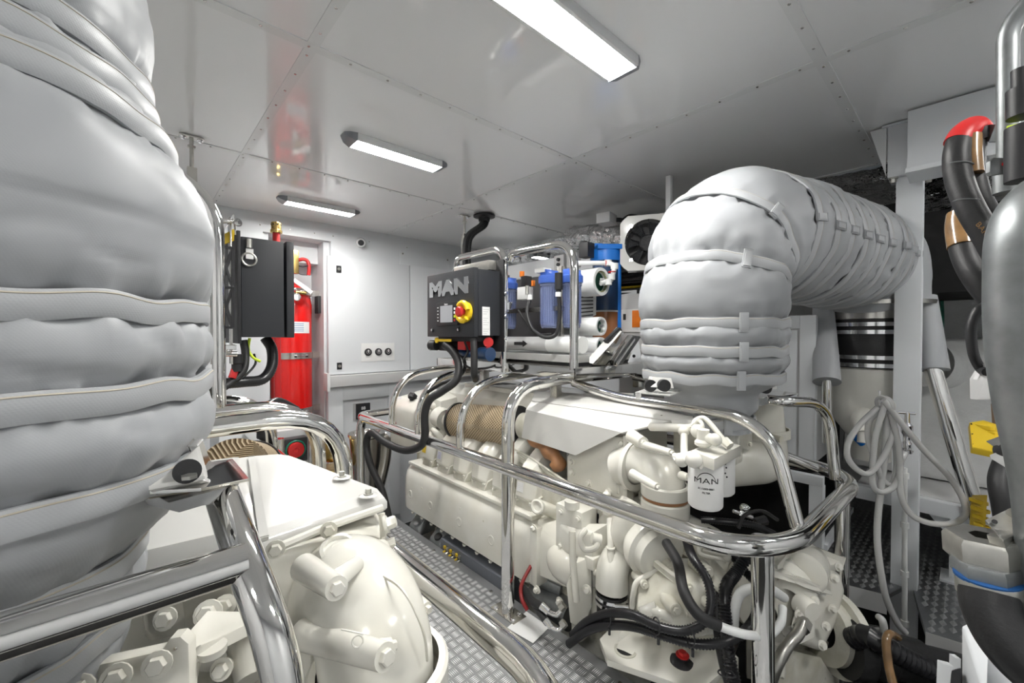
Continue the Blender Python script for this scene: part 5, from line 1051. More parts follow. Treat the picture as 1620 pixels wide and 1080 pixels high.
for k in range(6): bb.beam(V((1.917, 1.526, 1.418)) - V((0, 0, .022 * k)), V((2.035, 1.520, 1.425)) - V((0, 0, .021 * k)), .003, .007)
wp('printed_line', bb, 'ink')['kind'] = 'stuff'
# tall clear mixed-bed column with blue cap
K = thing('resin_column', 'tall clear resin column, amber below navy, with a bright blue cap', 'filter column', (2.221, 1.560, 1.058))
q = V((2.221, 1.560, 1.058)); kx, ky = q.x, q.y
ob('amber_section', B().cyl((kx, ky, 1.05), (kx, ky, 1.345), .084, seg=40), 'amber', K, label='amber resin fill')
ob('navy_section', B().cyl((kx, ky, 1.35), (kx, ky, 1.66), .084, seg=40), 'navy', K, label='navy upper section')
ob('band', B().cyl((kx, ky, 1.343), (kx, ky, 1.353), .087, seg=40), 'shade', K)
ob('cap', B().cyl((kx, ky, 1.66), (kx, ky, 1.73), .098, seg=40).obox((kx, ky, 1.74), (.15, .2, .03), rot=(0, 0, -.7), bev=.004).obox((kx - .04, ky + .04, 1.76), (.06, .05, .03), rot=(0, 0, -.7), bev=.004), 'blue', K, label='blue cap')
ob('cap_plate', B().obox((kx + .04, ky - .03, 1.762), (.14, .06, .012), rot=(0, 0, -.8)), 'shade', K)
ob('blue_pipe', B().cyl((2.247, 1.482, 1.691), (2.242, 1.476, 1.206), .0145), 'blue', K, label='blue upright pipe')
ob('bracket', B().box((kx - .16, ky + .02, 1.68), (kx - .09, ky + .09, 1.77), .004).cyl((kx - .07, ky + .12, 1.70), (kx - .07, ky + .12, 1.80), .024), 'dark', K)
# electrical boxes behind the watermaker
t = thing('equipment_rack', 'white rack panels with switch boxes behind the watermaker', 'rack', (2.8, 2.3, .3))
ob('top_beam', B().box((2.55, 1.85, 1.70), (2.62, 3.4, 1.83), .004), 'wallw', t)
ob('switch_box', B().box((2.50, 2.02, 1.72), (2.55, 2.12, 1.83), .004).box((2.50, 2.15, 1.72), (2.55, 2.25, 1.83), .004), 'shade', t)
for q in ((2.07, 1.795), (2.07, 1.755), (2.2, 1.795), (2.2, 1.755)): ob('gland', B().cyl((2.50, q[0], q[1]), (2.485, q[0], q[1]), .014, seg=12), 'dark', t)
ob('back_panel', B().box((2.9, 1.75, .2), (2.93, 3.6, 1.55)), 'wallw', t)
ob('lower_box', B().box((2.60, 1.75, .45), (2.9, 2.9, .72), .01), 'wallw', t)
t = thing('inverter', 'white and grey electrical cabinet with an orange label behind the duct', 'cabinet', (2.62, 1.45, 1.0))
ob('cabinet_body', B().box((2.45, 1.42, 1.10), (2.70, 1.95, 1.47), .006), 'shade', t)
ob('cabinet_lower', B().box((2.47, 1.44, .95), (2.68, 1.93, 1.28), .006), 'grey', t)
ob('label_plate', B().box((2.435, 1.43, 1.22), (2.449, 1.62, 1.37), .001), 'paper', t, label='white notice')
ob('label_square', B().box((2.430, 1.44, 1.25), (2.436, 1.50, 1.36), .001), 'orange', t, label='orange square')
ob('label_text', B().box((2.4335, 1.55, 1.30), (2.435, 1.57, 1.34)), 'ink', t)
ob('side_panel', B().prism([(1.912, 1.367, 1.038), (2.17, 1.297, 1.18), (2.185, 1.281, 1.034), (2.08, 1.282, 1.021)], (.02, .02, 0), .002), 'wallw', t)
ob('screw', B().bolt((2.070, 1.265, 1.082), (-.7, -.7, 0), .006, .004), 'dark', t)
# dark cable tray under the deckhead
t = thing('cable_tray', 'dark cable tray crowded with black and green cables under the foil deckhead', 'cable tray', (3.2, 1.6, 1.45))
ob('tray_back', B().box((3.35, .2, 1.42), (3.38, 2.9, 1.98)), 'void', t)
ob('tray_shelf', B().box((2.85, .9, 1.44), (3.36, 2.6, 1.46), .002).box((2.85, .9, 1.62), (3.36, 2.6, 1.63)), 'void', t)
for k in range(14):
    z = 1.47 + .030 * k; x = 2.95 + .05 * math.sin(k * 2.1)
    ob('cable', B().tube([(x, .9, z), (x + .02, 1.4, z + .01 * math.sin(k)), (x, 2.0, z), (x + .03, 2.6, z + .01)], .011, seg=8), 'green' if k in (13, 12) else ('yellow2' if k == 4 else 'rubber'), t)
# tilted steel device on the shelf edge and the steel beam behind it
t = thing('tool_cradle', 'tilted polished steel box with a black grip resting on the shelf corner', 'cradle', (1.722, 1.201, 1.013))
TC = [(1.634, 1.242, 1.064), (1.636, 1.213, 1.06), (1.779, 1.154, 1.217), (1.791, 1.183, 1.227), (1.658, 1.261, 1.09), (1.802, 1.201, 1.24)]
ob('box_shell', B().prism([TC[0], TC[1], TC[2], TC[5], TC[4]], (.10, .05, -.01), .004), 'hood', t)
ob('steel_side', B().prism([(1.618, 1.215, 1.057), (1.77, 1.148, 1.211), (1.772, 1.159, 1.152), (1.701, 1.194, 1.054)], (.012, .006, 0), .001), 'steel', t)
ob('grip', B().beam((1.719, 1.207, 1.165), (1.796, 1.179, 1.230), .03, .02, .003), 'dark', t)
ob('round_bar', B().cyl((1.788, 1.210, 1.056), (1.944, 1.206, 1.182), .024, seg=24), 'steel', t)
ob('mount_plate', B().prism([(1.699, 1.223, 1.053), (1.732, 1.179, 1.044), (1.705, 1.19, 1.03)], (.01, .01, 0)).prism([(1.764, 1.231, 1.046), (1.993, 1.229, 1.199), (2.058, 1.211, 1.192), (1.867, 1.206, 1.052)], (.01, .01, 0), .001), 'steel', t)

# ================================================================ CEILING MOUNTED THINGS
def strut(name, top, zb, lab, s=.020):
    t = thing(name, lab, 'support', (top[0], top[1], zb))
    x, y = top[0], top[1]
    ob('foot_plate', B().box((x - .05, y - .02, ZC - .012), (x + .05, y + .02, ZC - .004), .002), 'brush', t)
    ob('threaded_rod', B().cyl((x, y, ZC - .18), (x, y, ZC - .01), .009).cyl((x, y, ZC - .06), (x, y, ZC - .05), .018, seg=6), 'zinc', t)
    for dx in (-.035, .035): ob('bolt', B().bolt((x + dx, y, ZC - .012), (0, 0, -1), .009, .012), 'chrome', t)
    ob('square_tube', B().box((x - s, y - s, zb), (x + s, y + s, ZC - .16), .003), 'brush', t)
strut('ceiling_strut', (.229, 2.648), .95, 'adjustable steel strut touching the ceiling at the left, beside the huge duct')
strut('ceiling_strut', (2.060, 2.854, 2.200), 1.0, 'adjustable steel strut reaching the ceiling above the starboard control box', .022)
t = thing('ceiling_cables', 'black cable run with round flange going up through the ceiling', 'conduit', (2.188, 2.762, 2.200))
q = V((2.170, 2.731, 2.190)); ob('flange', B().lathe([(0, 0), (.09, 0), (.09, .012), (.05, .02), (.045, .05), (0, .05)], q, (0, 0, -1), 30), 'dark', t)
for dx in (0, .028, -.012): ob('cable', B().tube([q + V((dx, 0, 0)), q + V((dx - .02, -.0, -.08)), q + V((dx - .10, .06, -.16)), q + V((dx - .12, .09, -.26)), q + V((dx - .12, .09, -.55))], .021), 'rubber', t)
# axial fan on its square plate
FN = thing('axial_fan', 'black axial fan on a white square plate under the ceiling', 'fan', (2.294, 1.302, 1.615))
fc = V((2.293, 1.306, 1.755)); fa = V((-.86, -.50, -.02)).normalized(); fx, fy, fz = frame(fa)
Rm = Matrix((fx, fy, fz)).transposed()
def fl(a, b, c=0): return fc + fx * a + fy * b + fz * c
bm_ = B(); n = 40; ringo = []; ringi = []
for k in range(n):
    a = 2 * PI * k / n; ca, sa = math.cos(a), math.sin(a); m_ = .165 / max(abs(ca), abs(sa)); m_ = min(m_, .205)
    ringo.append((m_ * ca, m_ * sa)); ringi.append((.138 * ca, .138 * sa))
bm_.loft([[fl(p[0], p[1], -.10) for p in ringo], [fl(p[0], p[1], 0) for p in ringo], [fl(p[0], p[1], .004) for p in ringi], [fl(p[0], p[1], -.10) for p in ringi]], False)
ob('mount_plate', bm_, 'hood', FN)
ob('fan_backing', B().lathe([(0, 0), (.137, 0), (.137, .004), (0, .004)], fl(0, 0, -.095), fa, 36), 'dark', FN)
ob('hub', B().lathe([(0, 0), (.05, 0), (.052, .05), (.045, .055), (0, .055)], fl(0, 0, -.075), fa, 30), 'dark', FN)
for k in range(7):
    a = 2 * PI * k / 7; a2 = a + .55
    ob('blade', B().loft([[fl(.05 * math.cos(a), .05 * math.sin(a), -.07), fl(.05 * math.cos(a2), .05 * math.sin(a2), -.035), fl(.05 * math.cos(a2), .05 * math.sin(a2), -.038), fl(.05 * math.cos(a), .05 * math.sin(a), -.073)], [fl(.13 * math.cos(a + .1), .13 * math.sin(a + .1), -.065), fl(.13 * math.cos(a2 + .1), .13 * math.sin(a2 + .1), -.035), fl(.13 * math.cos(a2 + .1), .13 * math.sin(a2 + .1), -.038), fl(.13 * math.cos(a + .1), .13 * math.sin(a + .1), -.068)]]), 'black', FN)
gb = B()
for k in range(1, 13): gb.torus(fl(0, 0, .006), fa, .0108 * k, .0011, 48, 5)
for k in range(12):
    a = 2 * PI * k / 12; gb.cyl(fl(.02 * math.cos(a), .02 * math.sin(a), .007), fl(.138 * math.cos(a), .138 * math.sin(a), .006), .0014, seg=5)
ob('wire_guard', gb, 'dark', FN)
for k in range(4):
    a = PI / 4 + PI / 2 * k; ob('bolt', B().bolt(fl(.143 * math.cos(a), .143 * math.sin(a), .006), fa, .008, .006), 'chrome', FN)
ob('hanger', B().beam(fl(.12, 0, -.12), V(fl(.12, 0, -.12)) + V((0, 0, .42)), .03, .03, .002), 'trim', FN)
t = thing('junction_box', 'small grey-white junction box on the ceiling edge left of the fan', 'box', (2.457, 1.703, 1.989))
q = V((2.489, 1.742, 2.016)); ob('box_body', B().obox(q, (.13, .10, .07), rot=(0, 0, .2), bev=.006), 'shade', t)
ob('gland', B().cyl(q + V((.06, -.04, 0)), q + V((.09, -.06, 0)), .016), 'dark', t)
ob('cable', B().tube([q + V((.09, -.06, 0)), q + V((.14, -.10, .035)), q + V((.2, -.16, .02)), q + V((.22, -.2, -.03))], .008), 'rubber', t)
# foil duct hanging under the deckhead
bb = B(); P = path([(2.95, 2.35, 2.06), (2.72, 1.75, 1.92), (2.62, 1.45, 1.80)], 30)
rings = []
for i, p in enumerate(P):
    f_ = i / (len(P) - 1)
    ring = []
    for k in range(48):
        a = 2 * PI * k / 48; r = .11 - .03 * f_; r *= 1 + .16 * noise.noise((math.cos(a) * 4, math.sin(a) * 4, i * .14)) + .09 * noise.noise((math.cos(a) * 13, math.sin(a) * 13, i * .2))
        ring.append(V(p) + V((math.cos(a) * r * 1.3, math.cos(a) * r * -.6, math.sin(a) * r)))
    rings.append(ring)
o = ob('foil_duct', bb.loft(rings), 'foil', ang=1.4); tag(o, 'crumpled silver foil air duct left of the fan', 'duct')
# ================================================================ STARBOARD SIDE
o = thing('equipment_cabinet', 'tall white cabinet behind the starboard duct', 'cabinet', (2.8, 1.0, .5))
ob('cabinet_body', B().box((2.665, .56, .505), (3.0, 1.75, 1.30), .004), 'shade', o)
ob('corner_post', B().box((2.655, .548, .50), (2.70, .62, 1.305), .003), 'wallw', o)
ob('top_rail', B().box((2.655, .62, 1.235), (2.67, 1.75, 1.305), .003), 'wallw', o)
ob('door_panel', B().box((2.652, .632, .52), (2.666, 1.74, 1.225), .003), 'wallw', o)
o = thing('cabinet_stand', 'white steel stand under the starboard cabinet', 'stand', (2.7, .9, -.1))
ob('stand_beam', B().box((2.60, .50, .42), (2.64, 1.8, .47), .003), 'wallw', o)
ob('leg', B().box((2.60, .50, -.3), (2.66, .56, .42), .003), 'wallw', o)
ob('leg', B().box((2.60, 1.70, -.3), (2.66, 1.76, .42), .003), 'wallw', o)
ob('low_rail', B().beam((2.64, .50, .22), (3.35, .50, .22), .03, .03, .002), 'wallw', o); ob('low_rail', B().beam((2.64, .50, .10), (3.35, .50, .10), .03, .03, .002), 'wallw', o)
# riser: rubber sleeve, clamps, fibreglass cone
RS = thing('exhaust_riser', 'exhaust riser with black rubber sleeve, steel clamps and white cone beside the post', 'riser', (3.0, .36, .3))
rx, ry = 2.96, .36
ob('steel_collar', B().lathe([(.18, 0), (.20, 0), (.20, .07), (.19, .08), (.18, .08)], (rx, ry, 1.28), (0, 0, 1), 48), 'brush', RS)
ob('rubber_sleeve', B().lathe([(.17, 0), (.195, 0), (.205, .02), (.203, .12), (.197, .19), (.205, .25), (.19, .26), (.17, .26)], (rx, ry, 1.03), (0, 0, 1), 48), 'rubber', RS)
for z in (1.245, 1.205, 1.075, 1.035):
    c_ = ob('clamp', B().lathe([(.20, 0), (.210, 0), (.210, .020), (.20, .020)], (rx, ry, z), (0, 0, 1), 48), 'chrome', RS)
    q = V((rx - .152, ry - .158, z + .01)); ob('clamp_bolt', B().cyl(q + V((-.02, .02, 0)), q + V((.03, -.03, 0)), .008).cyl(q + V((-.025, .025, 0)), q + V((-.01, .01, 0)), .014, seg=6), 'zinc', c_)
ob('cone', B().lathe([(.185, 0), (.198, -.01), (.195, -.18), (.175, -.28), (.09, -.40), (.085, -.50), (0, -.5)], (rx, ry, 1.03), (0, 0, 1), 48), 'wetfrp', RS)
ob('outlet_stub', B().tube([(rx - .17, ry + .0, .80), (rx - .22, ry + .02, .77), (rx - .25, ry, .71)], .035).cyl((rx - .24, ry, .73), (rx - .26, ry, .66), .022), 'wetfrp', RS)
ob('valve_handle', B().cyl((2.811, 0.407, 0.666), (2.840, 0.379, 0.626), .016), 'blue', RS, label='blue valve handle')
ob('steel_flange', B().lathe([(.18, 0), (.25, 0), (.25, .02), (.18, .02)], (rx, ry, 1.355), (0, 0, 1), 48), 'brush', RS)
for i, (a, c, d2, lab) in enumerate((((2.818, 0.551, 1.366), (2.607, 0.490, 0.961), (2.604, 0.486, 0.653), 'lagged pipe with steel tube below, left of the riser'), ((2.950, 0.161, 1.390), (2.865, 0.122, 1.031), (2.924, -0.042, 0.298), 'lagged pipe turning into a slanting polished tube, right of the post'))):
    t = thing('lagged_pipe', lab, 'pipe', d2)
    ob('lagging', B().tube([a, (V(a) + V(c)) / 2 + V((.004, 0, 0)), c], .055, seg=24, rf=lambda s_: .048 + .012 * s_), 'fabric', t)
    ob('tube', B().tube([V(c) + (V(c) - V(d2)) * .12, d2] if i == 0 else [V(a) + (V(c) - V(a)) * .8, V(c), d2], .021 if i == 0 else .034, seg=20, smooth=False), 'steel', t)
# white post with pipe clips
PX, PY = (2.752, 0.203, 1.290)[:2]
t = thing('support_post', 'white square support post standing on the right between engine and platform', 'post', (PX, PY, -.10))
ob('post_tube', B().box((PX - .047, PY - .047, -.35), (PX + .047, PY + .047, 1.97), .006), 'wallw', t)
ob('head_casing', B().box((PX - .075, PY - .075, 1.95), (PX + .075, PY + .075, ZC - .004), .002).box((PX - .095, PY - .095, ZC - .012), (PX + .095, PY + .095, ZC - .004), .001), 'wallw', t)
ob('side_plate', B().prism([(PX - .08, PY + .08, 1.96), (PX - .08, PY + .14, 2.19), (PX - .08, PY + .08, 2.19)], (.006, 0, 0)), 'trim', t)
for p in ((PX - .055, PY + .055), (PX + .058, PY - .058), (PX - .05, PY - .06)): ob('bolt', B().bolt((p[0], p[1], 1.95), (0, 0, -1), .012, .022), 'zinc', t)
o = thing('small_conduit', 'thin white conduit clipped down the lower part of the white post', 'conduit', (2.532, 0.184, -0.125))
ob('tube', B().tube([(2.54, 0.192, 0.607), (2.536, 0.188, 0.269), (2.533, 0.184, -0.097)], .0095, smooth=False), 'pvc', o)
for v in [(2.54, 0.192, 0.573), (2.537, 0.189, 0.354), (2.535, 0.187, 0.137), (2.533, 0.184, -0.083)]: ob('clip', B().cyl(V(v) - V((0, 0, .012)), V(v) + V((0, 0, .012)), .015, seg=14), 'pvc', o)
o = thing('tap', 'small silver tap clamped to the white post', 'tap', (2.273, 0.167, 0.709))
ob('tap_body', B().lathe([(0, 0), (.012, 0), (.015, .01), (.015, .03), (.012, .035), (.012, .06), (.018, .07), (.018, .10), (.010, .11), (.008, .15), (0, .15)], (2.273, 0.167, 0.741), (0, 0, 1), 16), 'chrome', o)
ob('tap_handle', B().cyl((2.249, 0.193, 0.892), (2.299, 0.147, 0.887), .0055).cyl((2.275, 0.169, 0.892), (2.274, 0.168, 0.834), .007), 'chrome', o)
ob('hose_clip', B().lathe([(.014, 0), (.017, 0), (.017, .012), (.014, .012)], (2.273, 0.167, 0.731), (0, 0, 1), 18).cyl((2.267, 0.160, 0.739), (2.278, 0.150, 0.739), .004), 'chrome', o)
# coil of clear hose on its hook
H = thing('hose_coil', 'coil of clear plastic hose looped over a hook beside the white post', 'hose', (2.140, 0.230, 0.536))

ob('hose_loop', B().tube([(2.137, 0.241, 0.917), (2.085, 0.287, 0.851), (2.039, 0.314, 0.784), (2.026, 0.311, 0.726), (2.054, 0.284, 0.68), (2.086, 0.255, 0.671), (2.126, 0.22, 0.734), (2.162, 0.202, 0.809), (2.18, 0.201, 0.892)], .0105), 'clearpvc', H)
ob('hose_loop', B().tube([(2.178, 0.231, 0.906), (2.14, 0.264, 0.864), (2.123, 0.265, 0.792), (2.127, 0.246, 0.721), (2.148, 0.225, 0.642), (2.173, 0.201, 0.62), (2.189, 0.189, 0.671), (2.186, 0.193, 0.782), (2.172, 0.222, 0.89)], .0105), 'clearpvc', H)
ob('hose_loop', B().tube([(2.132, 0.219, 0.932), (2.104, 0.242, 0.811), (2.106, 0.25, 0.675), (2.109, 0.246, 0.614), (2.133, 0.224, 0.594), (2.156, 0.191, 0.622), (2.172, 0.177, 0.69), (2.163, 0.188, 0.811), (2.141, 0.211, 0.932)], .0105), 'clearpvc', H)
ob('hose_loop', B().tube([(2.115, 0.221, 0.953), (2.149, 0.175, 0.869), (2.199, 0.114, 0.766), (2.251, 0.051, 0.674), (2.277, 0.012, 0.589), (2.28, 0.008, 0.53), (2.258, 0.041, 0.495), (2.21, 0.098, 0.493), (2.172, 0.147, 0.524), (2.16, 0.173, 0.597), (2.173, 0.177, 0.702), (2.215, 0.167, 0.743)], .0105), 'clearpvc', H)
ob('hose_tail', B().tube([(2.166, 0.215, 0.929), (2.161, 0.217, 0.782), (2.144, 0.228, 0.61), (2.132, 0.236, 0.463), (2.134, 0.231, 0.34), (2.154, 0.21, 0.181), (2.186, 0.179, 0.082), (2.207, 0.158, 0.046)], .0115), 'clearpvc', H)
ob('bundle_wrap', B().torus((2.145, 0.220, 0.931), (1, -.8, .3), .028, .011, 24, 8), 'clearpvc', H)
ob('hook', B().tube([(2.143, 0.237, 0.983), (2.144, 0.235, 0.929), (2.141, 0.223, 0.916)], .004), 'chrome', H)
# fibreglass silencer on its bench
Sx = thing('silencer', 'large white fibreglass silencer box on a white bench behind the post', 'silencer', (4.251, 0.039, 0.452))
ob('shell', B().hull([(3.35, -.9, .38), (3.35, .55, .38), (3.40, -.9, 1.10), (3.40, .52, 1.08), (3.5, .5, 1.16), (3.5, -.9, 1.20), (4.2, -.9, .38), (4.2, .6, .38), (4.2, -.9, 1.2), (4.2, .6, 1.16)], .07, 4), 'frp', Sx)
ob('inlet_neck', B().lathe([(.13, 0), (.12, .1), (.12, .28), (0, .28)], (3.297, 0.176, 1.038), (.8, -.35, -.2), 36), 'frp', Sx)
ob('strap_ring', B().torus((3.609, 0.121, 0.989), (.8, -.4, -.1), .125, .012, 36, 8), 'rubber', Sx)
ob('shackle', B().torus((3.570, 0.126, 0.820), (1, -.5, 0), .025, .007, 18, 8), 'zinc', Sx)
ob('top_box', B().box((3.36, -.5, .85), (3.42, -.1, 1.08), .03), 'frp', Sx)
Bn = thing('bench_frame', 'pale steel bench frame under the fibreglass silencer', 'bench', (3.0, .0, 0))
ob('bench_beam', B().box((2.95, -.9, .30), (3.02, .42, .37), .004), 'wallw', Bn)
ob('bench_top', B().box((3.0, -.9, .36), (3.6, .42, .375), .003), 'shade', Bn)
for y in (.02, -.8): ob('leg', B().box((2.95, y - .04, 0), (3.01, y + .04, .30), .004).box((2.90, y - .07, 0), (3.05, y + .07, .012), .002).prism([(2.98, y + .04, .30), (2.98, y + .12, .30), (2.98, y + .04, .20)], (.01, 0, 0)), 'wallw', Bn)
# dark recess equipment behind the riser
t = thing('equipment_rack', 'dark machinery rack beyond the riser, shade put into its colour', 'rack', (3.5, .9, -.1))
ob('rack_body', B().box((3.2, .65, -.3), (3.9, 2.2, .80), .01), 'void', t); ob('rack_panel', B().box((3.15, .7, .84), (3.8, 1.6, 1.25), .01), 'grey', t)  # near-black body carries the shade of the recess in its colour
ob('rack_panel', B().box((3.15, .7, .35), (3.19, 1.0, .8), .01), 'gbox', t)
t = thing('cable_loom', 'black and green cable conduits running down the hull side right of the post', 'conduit', (4.003, 0.146, 1.241))
for k, (du, m_, r) in enumerate(((0, 'rubber', .028), (14, 'rubber', .024), (26, 'green', .020))):
    pts_ = [[(3.824, 0.048, 1.691), (3.874, 0.138, 1.681), (3.96, 0.193, 1.58), (4.022, 0.2, 1.371), (4.096, 0.195, 1.132)], [(3.853, 0.022, 1.679), (3.91, 0.105, 1.657), (4.003, 0.153, 1.559), (4.06, 0.165, 1.371), (4.135, 0.159, 1.132)], [(3.982, 0.106, 1.657), (4.022, 0.135, 1.538), (4.083, 0.146, 1.457), (4.128, 0.143, 1.329), (4.151, 0.144, 1.132)]][k]
    ob('conduit', B().tube(pts_, r, corr=.1, pitch=.012), m_, t)
ob('cable_tray', B().box(V((4.077, 0.225, 1.748)), V((4.077, 0.225, 1.748)) + V((.9, -.05, .012))).box(V((4.078, 0.227, 1.857)), V((4.078, 0.227, 1.857)) + V((.9, -.5, .012))), 'void', t)
o = ob('shadow_box', B().box((3.15, -.55, 1.42), (3.9, .22, 1.86), .02), 'void'); tag(o, 'near-black box put in for the shade high up behind the white post', 'box')  # near-black block standing in for deep shade
ob_ = thing('deck_beam', 'white ceiling girder with angled flange, right of the post head', 'beam', (2.9, -.1, 1.95))
ob('girder', B().box((2.55, -1.4, 1.92), (2.60, .2, 2.19), .004), 'wallw', ob_)
ob('flange', B().box((2.48, -1.4, 1.90), (2.67, .2, 1.92), .003), 'wallw', ob_)
ob('girder_leg', B().box((2.9, -.6, 1.7), (2.98, -.3, 2.19), .004).box((2.9, -.6, 1.6), (3.3, -.3, 1.72), .004), 'wallw', ob_)
# yellow parts
for i, (pa, lab) in enumerate((([(2.223, -0.0, 0.886), (2.14, -0.007, 0.811), (2.082, -0.063, 0.816), (2.243, -0.072, 0.885), (2.351, -0.035, 0.882)], 'yellow moulded step edge at mid height, right of the slanting tube'), ([(2.302, -0.01, 0.607), (2.221, -0.007, 0.483), (2.139, -0.04, 0.515), (2.237, -0.046, 0.634)], 'yellow moulded step edge lower down behind the clear hose'))):
    t = thing('step_edge', lab, 'step', pa[0], 'yellow moulded step edges')
    ob('tread_edge', B().prism(pa, (.008, .004, -.022), .004), 'yellow2', t)
    c0 = sum((V(p) for p in pa), V((0, 0, 0))) / len(pa)
    for k in range(4):
        q = V(pa[0]).lerp(V(pa[1]), .2 + .2 * k) + (V(pa[3]) - V(pa[0])).normalized() * (.035 + .01 * k)
        ob('rib', B().obox(q + V((0, 0, .004)), (.018, .05, .014), rot=(0, 0, -.7), bev=.004), 'yellow2', t)
    for f in (.1, .5, .9): ob('slot', B().obox(V(pa[0]).lerp(V(pa[1]), f) + V((.006, -.004, .003)), (.010, .004, .004)), 'dark', t)
o = ob('board', B().prism([(2.455, -0.075, 0.932), (2.352, -0.116, 0.949), (2.367, -0.133, 0.813), (2.462, -0.085, 0.751)], (.02, .02, 0)), 'card'); tag(o, 'brown board behind the yellow step edge', 'board')
o = thing('bellows_pipe', 'fuzzy dark rubber pipe standing below the yellow step', 'pipe', (1.844, -0.066, 0.654))
ob('pipe', B().tube([(1.933, -0.076, 0.83), (1.872, -0.062, 0.774), (1.849, -0.069, 0.708), (1.861, -0.083, 0.599)], .026, seg=20), 'rubber', o); ob('black_box', B().box(V((2.028, -0.097, 0.668)), V((2.029, -0.096, 0.786)) + V((.3, -.2, 0)), .01), 'dark', o)
ob('box_leg', B().box(V((2.028, -0.097, 0.668)) + V((.1, -.12, -.62)), V((2.028, -0.097, 0.668)) + V((.16, -.06, 0))), 'grey', o)
# ================================================================ RIGHT FOREGROUND
o = ob('exhaust_pipe', B().tube(fillet([V((1.341, -0.159, 1.483)) + V((.15, -.15, .85)), V((1.341, -0.159, 1.483)) + V((.15, -.15, .05))] + [(1.341, -0.159, 1.483), (1.214, -0.072, 1.43), (1.209, -0.073, 1.154), (1.192, -0.116, 0.905)] + [V((1.192, -0.116, 0.905)) + V((.02, -.02, -1.5))], [.12, .05, .14, .14, .12], 14), .060, seg=48, smooth=False), 'galv'); tag(o, 'thick dull galvanised pipe bending at the right edge', 'pipe')
o = thing('steel_conduit', 'thin galvanised conduit with bend at the top right corner', 'conduit', (1.322, -0.047, 1.496))
ob('tube', B().tube(fillet([V((1.308, -0.093, 1.878)) + V((.10, -.10, .5))] + [(1.308, -0.093, 1.878), (1.326, -0.043, 1.831), (1.338, -0.047, 1.558)], [.05, .10], 12), .0165, seg=20, smooth=False), 'galv', o)
ob('coupling', B().cyl((1.336, -0.045, 1.558), (1.336, -0.046, 1.493), .020), 'galv', o)
ob('clamp_plate', B().prism([(1.281, -0.022, 1.549), (1.286, -0.027, 1.557), (1.287, -0.054, 1.547), (1.287, -0.055, 1.52), (1.284, -0.025, 1.521), (1.281, -0.022, 1.528)], (.004, .006, 0), .001), 'galv', o)
ob('paint_dot', B().cyl((1.282, -0.041, 1.539), (1.288, -0.042, 1.540), .004), 'redp', o, label='red paint dot')
ob('clip', B().obox((1.264, -0.047, 1.526), (.012, .008, .020), bev=.002), 'pink', o, label='pink clip')
ob('clip', B().obox((1.314, -0.051, 1.609), (.020, .016, .022), bev=.003), 'lime', o, label='lime green clip')
ob('bracket_arm', B().beam((1.480, -0.010, 1.672), (1.451, -0.039, 1.655), .03, .035, .002), 'galv', o)
ob('gland_stack', B().cyl((1.266, -0.060, 1.660), (1.266, -0.059, 1.709), .014).cyl((1.267, -0.062, 1.618), (1.268, -0.061, 1.672), .022).cyl((1.268, -0.065, 1.496), (1.269, -0.064, 1.600), .026), 'dark', o)
H1 = thing('hydraulic_hose', 'black hydraulic hose with a red wrapped elbow at top right', 'hose', (1.440, -0.021, 1.387))
ob('hose', B().tube([(1.475, -0.006, 1.667), (1.466, 0.002, 1.683), (1.432, 0.019, 1.662), (1.407, 0.027, 1.614), (1.397, 0.022, 1.552), (1.385, 0.004, 1.481), (1.382, -0.022, 1.413), (1.383, -0.052, 1.334), (1.396, -0.091, 1.265)], .024, seg=20), 'rubber', H1)
ob('red_wrap', B().tube([(1.474, -0.008, 1.668), (1.463, 0.002, 1.684), (1.434, 0.017, 1.667), (1.422, 0.025, 1.645)], .0262, seg=20), 'redp', H1, label='red tape wrap')
ob('tape_wrap', B().tube([(1.426, 0.004, 1.655), (1.419, 0.003, 1.61), (1.413, 0.0, 1.565)], .017, seg=16), 'brown', H1, label='brown glossy tape wrap')
ob('hose', B().tube([(1.46, 0.0, 1.65), (1.443, 0.001, 1.591), (1.436, -0.008, 1.518), (1.451, -0.03, 1.459)], .021, seg=18), 'rubber', H1)
for q in [(1.402, 0.024, 1.587), (1.387, 0.009, 1.497)]: ob('tie_band', B().torus(q, (.1, -.2, 1), .0245, .0016, 24, 5), 'galv', H1)
ob('end_cap', B().cyl((1.460, -0.006, 1.677), (1.464, -0.010, 1.652), .022), 'dark', H1)
H2 = thing('hydraulic_hose', 'second black hydraulic hose with a brown taped band, curving below the first', 'hose', (1.514, -0.023, 1.275))
ob('hose', B().tube([(1.57, 0.012, 1.521), (1.545, 0.02, 1.47), (1.522, 0.013, 1.402), (1.498, -0.008, 1.336), (1.491, -0.043, 1.273), (1.491, -0.098, 1.207)], .0265, seg=20), 'rubber', H2)
ob('tape_wrap', B().tube([(1.554, 0.02, 1.506), (1.543, 0.022, 1.47), (1.525, 0.017, 1.419)], .0275, seg=20), 'brown', H2, label='brown glossy tape wrap')
text('lettering', 'BAR', .018, 'brown', H1, V((1.341, -0.013, 1.426)), (.52, -.42, -.74), (.60, -.50, .62), .0003)
o = thing('pipe_bracket', 'pale grey angle bracket and black strap beside the galvanised pipe', 'bracket', (1.310, -0.031, 1.069))
ob('angle_plate', B().prism([(1.346, -0.01, 1.06), (1.347, -0.01, 1.104), (1.357, -0.019, 1.129), (1.299, -0.047, 1.161), (1.312, -0.061, 1.07)], (.006, .01, 0), .001), 'shade', o)
ob('rubber_strap', B().tube([(1.363, -0.021, 1.265), (1.348, -0.008, 1.251), (1.338, 0.0, 1.213), (1.342, -0.004, 1.159), (1.353, -0.015, 1.127), (1.333, -0.024, 1.122)], .009, seg=12), 'dark', o)
